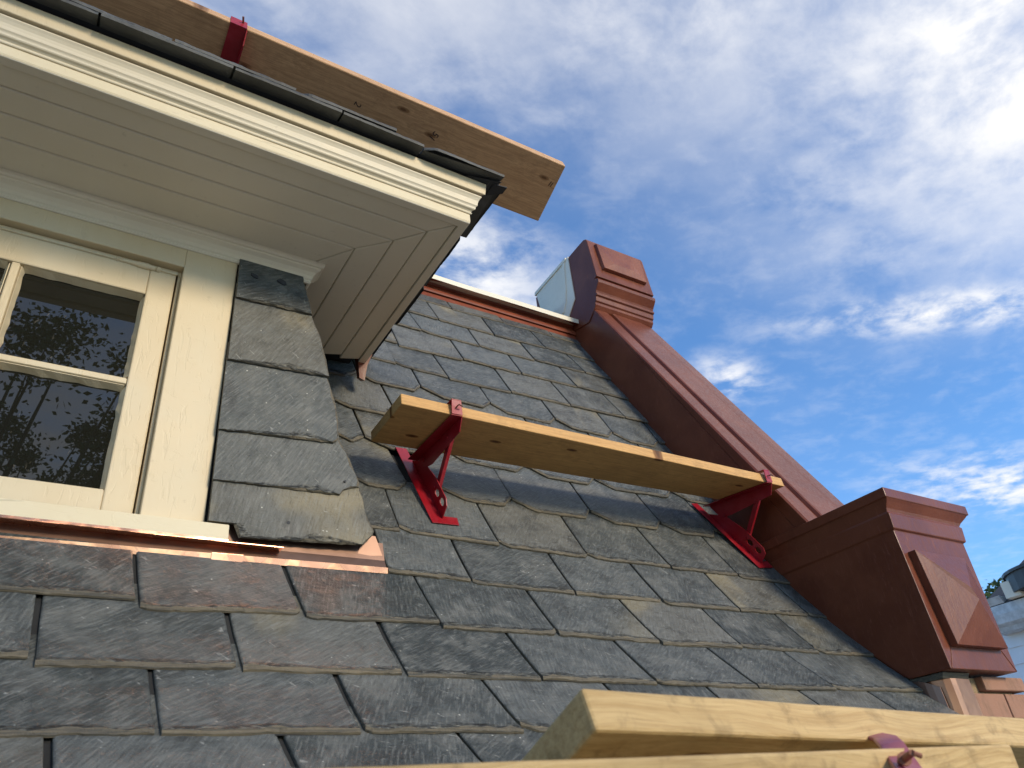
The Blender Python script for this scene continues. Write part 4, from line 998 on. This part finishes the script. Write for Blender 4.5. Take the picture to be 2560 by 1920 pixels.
prism(bm, [(fx + .046, e0.y + .004, e0.z - .004), (fx + .046, bk.y, bk.z - .01), (fx + .046, bk.y, bk.z - .045), (fx + .046, e0.y + .03, e0.z - .045)], [(fx + .049, e0.y + .004, e0.z - .004), (fx + .049, bk.y, bk.z - .01), (fx + .049, bk.y, bk.z - .045), (fx + .049, e0.y + .03, e0.z - .045)])
_obj('web', bm, BRK, ub)
bm = bmesh.new(); tube(bm, (fx + .052, 1.52, 2.03), (fx + .056, 1.70, 1.93), .006); _obj('strut', bm, BRK, ub)
bm = bmesh.new(); hexa(bm, [(fx - .01, 1.66, 1.895), (fx + .07, 1.66, 1.895), (fx + .07, 1.98, 1.945), (fx - .01, 1.98, 1.945), (fx - .01, 1.66, 1.898), (fx + .07, 1.66, 1.898), (fx + .07, 1.98, 1.948), (fx - .01, 1.98, 1.948)])
_obj('base_plate', bm, BRK, ub)
bm = bmesh.new(); tube(bm, (fx + .03, e0.y - .01, e0.z + .03), (fx + .038, e0.y + .02, e0.z + .026), .003); _obj('nail', bm, STEEL, ub)

# faint mill stamps on the underside of the high plank
def on_up(x, w, off=.0012):                 # point on the wide underside, w = distance from the outer edge
    return Vector((x, 1.425 + w * cth - off * sth, 2.112 - w * sth - off * cth))
def stamp(txt, x, w, size, rot):
    cu = bpy.data.curves.new('stamp_text', 'FONT'); cu.body = txt; cu.size = size; cu.extrude = 0
    tmp = bpy.data.objects.new('tmp', cu); C.objects.link(tmp); bpy.context.view_layer.update()
    me = bpy.data.meshes.new_from_object(tmp.evaluated_get(bpy.context.evaluated_depsgraph_get())); bpy.data.objects.remove(tmp)
    ex_ = Vector((1, 0, 0)); wv = Vector((0, cth, -sth)); nn = Vector((0, -sth, -cth))     # seen from below
    r_ = Matrix.Rotation(rot, 3, 'Z'); o3 = on_up(x, w)
    for vv in me.vertices:
        q = r_ @ vv.co; vv.co = o3 + ex_ * q.x - wv * q.y
    me.materials.clear(); me.materials.append(STAMP)
    o = bpy.data.objects.new('stamp', me); C.objects.link(o); o.parent = up; o.matrix_parent_inverse = up.matrix_basis.inverted(); return o
bpy.context.view_layer.update()
stamp('2', .560, .072, .032, R(-105)); stamp('51', .835, .064, .034, R(-110)); stamp('=', 1.306, .068, .040, R(-100))

# ---------------------------------------------------------------- the two planks close to the camera
P0 = Vector((.40690957, .53285203, .11735322)); ax = Vector((.99928348, -.00731188, -.03713569)); Wd = Vector((-.00693338, .92919488, -.36952511)); Td = Vector((-.03720821, -.36951781, -.9284784))
a = P0 + Td * .038; b2 = a + ax * 1.6
plank('plank', [a, b2, b2 + Wd * .235, a + Wd * .235, P0, P0 + ax * 1.6, P0 + ax * 1.6 + Wd * .235, P0 + Wd * .235], WOOD_FG,
      'pale plank with a sawn end low in the foreground, behind another plank', group=GP)
pn = bpy.data.objects['plank.002']; bm = bmesh.new(); bpy.context.view_layer.update()
tube(bm, (.7049, .5931, .0867), (.64, .56, .0720), .0022, .0022, 8); tube(bm, (.7049, .5931, .0867), (.7070, .5942, .0872), .005, .005, 8)
nl = _obj('nail', bm, STEEL, None); nl.parent = pn; nl.matrix_parent_inverse = pn.matrix_basis.inverted()
zf, yf = .1208 * .44, .44
plank('plank', [(-1.1, yf + .001, zf - .038), (.856, yf + .001, zf - .038), (.87, yf + .22, zf - .075), (-1.1, yf + .22, zf - .075), (-1.1, yf, zf), (.856, yf, zf), (.87, yf + .22, zf - .037), (-1.1, yf + .22, zf - .037)], WOOD_FG,
      'pale plank running along the very bottom edge, nearest of all', group=GP)
fb = empty('roof_bracket', (.62, .47, .0)); tag(fb, 'faded pinkish red bracket strap with a rusty nail in the foreground', 'roof bracket', GB)
SL = [Vector(p) for p in ((.767, .5531, .0825), (.7398, .5089, .071), (.681, .464, .0587), (.627, .419, .0354), (.590, .398, .008))]
SR = [Vector(p) for p in ((.7868, .5396, .082), (.759, .4957, .0707), (.6917, .4467, .0585), (.659, .4166, .0342), (.622, .396, .006))]
bm = bmesh.new(); prev = None
nn_ = [Vector((-.15, .12, -.98)), Vector((-.1, .35, -.93)), Vector((.0, .6, -.8)), Vector((.05, .75, -.66)), Vector((.05, .8, -.6))]
lay = [[bm.verts.new(p) for p in (l, r, r + n.normalized() * .0035, l + n.normalized() * .0035)] for l, r, n in zip(SL, SR, nn_)]
for a, b2 in zip(lay, lay[1:]):
    for k in range(4): bm.faces.new((a[k], a[(k+1) % 4], b2[(k+1) % 4], b2[k]))
bm.faces.new(lay[0]); bm.faces.new(lay[-1])
_obj('strap', bm, BRK_F, fb, True, .0008)
bm = bmesh.new(); tube(bm, (.642, .4235, .0400), (.626, .400, .0440), .0030, .0026, 10); tube(bm, (.626, .400, .0440), (.6325, .398, .0412), .0022, .0022, 8); tube(bm, (.6375, .4165, .0412), (.6365, .415, .0415), .0055, .0055, 12)
_obj('nail', bm, STEEL, fb)
bm = bmesh.new(); hexa(bm, [(.60, .50, -.06), (.64, .50, -.06), (.66, 1.0, -.20), (.62, 1.0, -.20), (.60, .50, -.055), (.64, .50, -.055), (.66, 1.0, -.195), (.62, 1.0, -.195)]); _obj('arm', bm, BRK_F, fb)


# ---------------------------------------------------------------- neighbour house, trees, ground
nh = empty('neighbour_house', (12.6, 4, -6.5)); tag(nh, 'white clapboard house with grey gutter seen at the far right edge', 'house')
bm = bmesh.new(); box(bm, 12.75, 20, -3, 6.4, -6.5, 2.3)
nw = obj('wall', bm, SIDING, nh)
bm = bmesh.new(); z = 2.25
while z > -6.3:
    prism(bm, [(12.72, -3, z - .235), (12.745, -3, z - .235), (12.745, -3, z), (12.738, -3, z)], [(12.72, 6.42, z - .235), (12.745, 6.42, z - .235), (12.745, 6.42, z), (12.738, 6.42, z)]); z -= .235
obj('siding', bm, SIDING, nw)
bm = bmesh.new()
exY(bm, [(12.30, 2.42), (12.33, 2.30), (12.42, 2.26), (12.45, 2.20), (12.75, 2.20), (12.75, 2.55), (12.30, 2.55)], -3.2, 6.0)
exY(bm, [(12.22, 2.66), (12.30, 2.56), (12.45, 2.56), (12.45, 2.66)], 5.62, 6.1)
obj('gutter', bm, simple('gutter_white', (.50, .52, .55), .45), nh)
bm = bmesh.new(); prism(bm, [(12.3, -3.2, 2.56), (12.5, -3.2, 2.56), (16.3, -3.2, 4.3), (16.3, -3.2, 4.4)], [(12.3, 6.05, 2.56), (12.5, 6.05, 2.56), (16.3, 6.05, 4.3), (16.3, 6.05, 4.4)])
nr_ = obj('roof', bm, DARK, nh)
bm = bmesh.new()
ring = [(12.55 + .62 * math.cos(a_), 4.9 + .62 * math.sin(a_)) for a_ in [i * math.pi / 12 for i in range(24)]]
prism(bm, [(x, y, 2.62) for x, y in ring], [(x, y, 2.86) for x, y in ring]); prism(bm, [(12.55 + (x - 12.55) * 1.06, 4.9 + (y - 4.9) * 1.06, 2.86) for x, y in ring], [(12.55 + (x - 12.55) * 1.06, 4.9 + (y - 4.9) * 1.06, 2.90) for x, y in ring])
obj('chimney_cap', bm, simple('black_metal', (.03, .03, .033), .5), nr_)
bm = bmesh.new(); box(bm, 12.15, 12.40, 5.28, 5.5, 2.57, 2.80); obj('vent_block', bm, GREYWHITE, nr_)

def leaves(bm, centre, rad, count, size, rd, squash=1.0, clumps=40, cr_=(.13, .30)):
    cs = []
    for i in range(clumps):
        while True:
            p = Vector((rd.uniform(-1, 1), rd.uniform(-1, 1), rd.uniform(-1, 1)))
            if .25 < p.length < 1: break
        cs.append((Vector(centre) + Vector((p.x * rad, p.y * rad, p.z * rad * squash)), rad * rd.uniform(*cr_)))
    for i in range(count):
        c_, r_ = rd.choice(cs); p = c_ + Vector((rd.gauss(0, 1), rd.gauss(0, 1), rd.gauss(0, .8))) * r_ * .55
        d = Vector((rd.gauss(0, 1), rd.gauss(0, 1), rd.gauss(0, .7))).normalized(); s = d.orthogonal().normalized(); s.rotate(Matrix.Rotation(rd.uniform(0, 6.28), 3, d))
        L_ = size * rd.uniform(.7, 1.3); w_ = L_ * .28
        vs = [bm.verts.new(p + q) for q in (Vector(), d * L_ * .45 + s * w_, d * L_, d * L_ * .45 - s * w_)]
        bm.faces.new(vs)
    return cs
def tree(loc, crown, rad, count, size, seed, label, squash=1.0, clumps=40, cr_=(.13, .30)):
    rd = random.Random(seed); root = empty('tree', loc); tag(root, label, 'tree')
    bm = bmesh.new(); cs = leaves(bm, crown, rad, count, size, rd, squash, clumps, cr_)
    bm2 = bmesh.new(); base = Vector(loc); cr = Vector(crown); fork = base.lerp(cr, .72)
    tube(bm2, base, fork, .05 * rad + .08, .03 * rad + .05, 10)
    for c_, r_ in cs:
        mdl = fork.lerp(c_, .5) + Vector((rd.uniform(-.2, .2), rd.uniform(-.2, .2), .15)) * rad * .3
        tube(bm2, fork, mdl, .02 * rad + .015, .012 * rad + .006, 6); tube(bm2, mdl, c_, .012 * rad + .006, .004, 6)
    _obj('crown', bm, LEAF, root); _obj('trunk', bm2, BARK, root); return root
tree((-1.0, -6.6, -6.5), (-.95, -6.3, 3.5), 3.05, 46000, .075, 3, 'leafy tree whose dark branches are mirrored in the window panes', .95, 150, (.05, .13))
tree((21.6, 10.2, -6.5), (21.7, 10.1, 3.9), 1.25, 3800, .16, 9, 'small green tree beyond the neighbouring white house', 1.0)

bm = bmesh.new(); bmesh.ops.create_grid(bm, x_segments=2, y_segments=2, size=400, matrix=Matrix.Translation((0, 0, -6.5)))
tag(_obj('ground', bm, GROUND_BOUNCE), kind='structure')
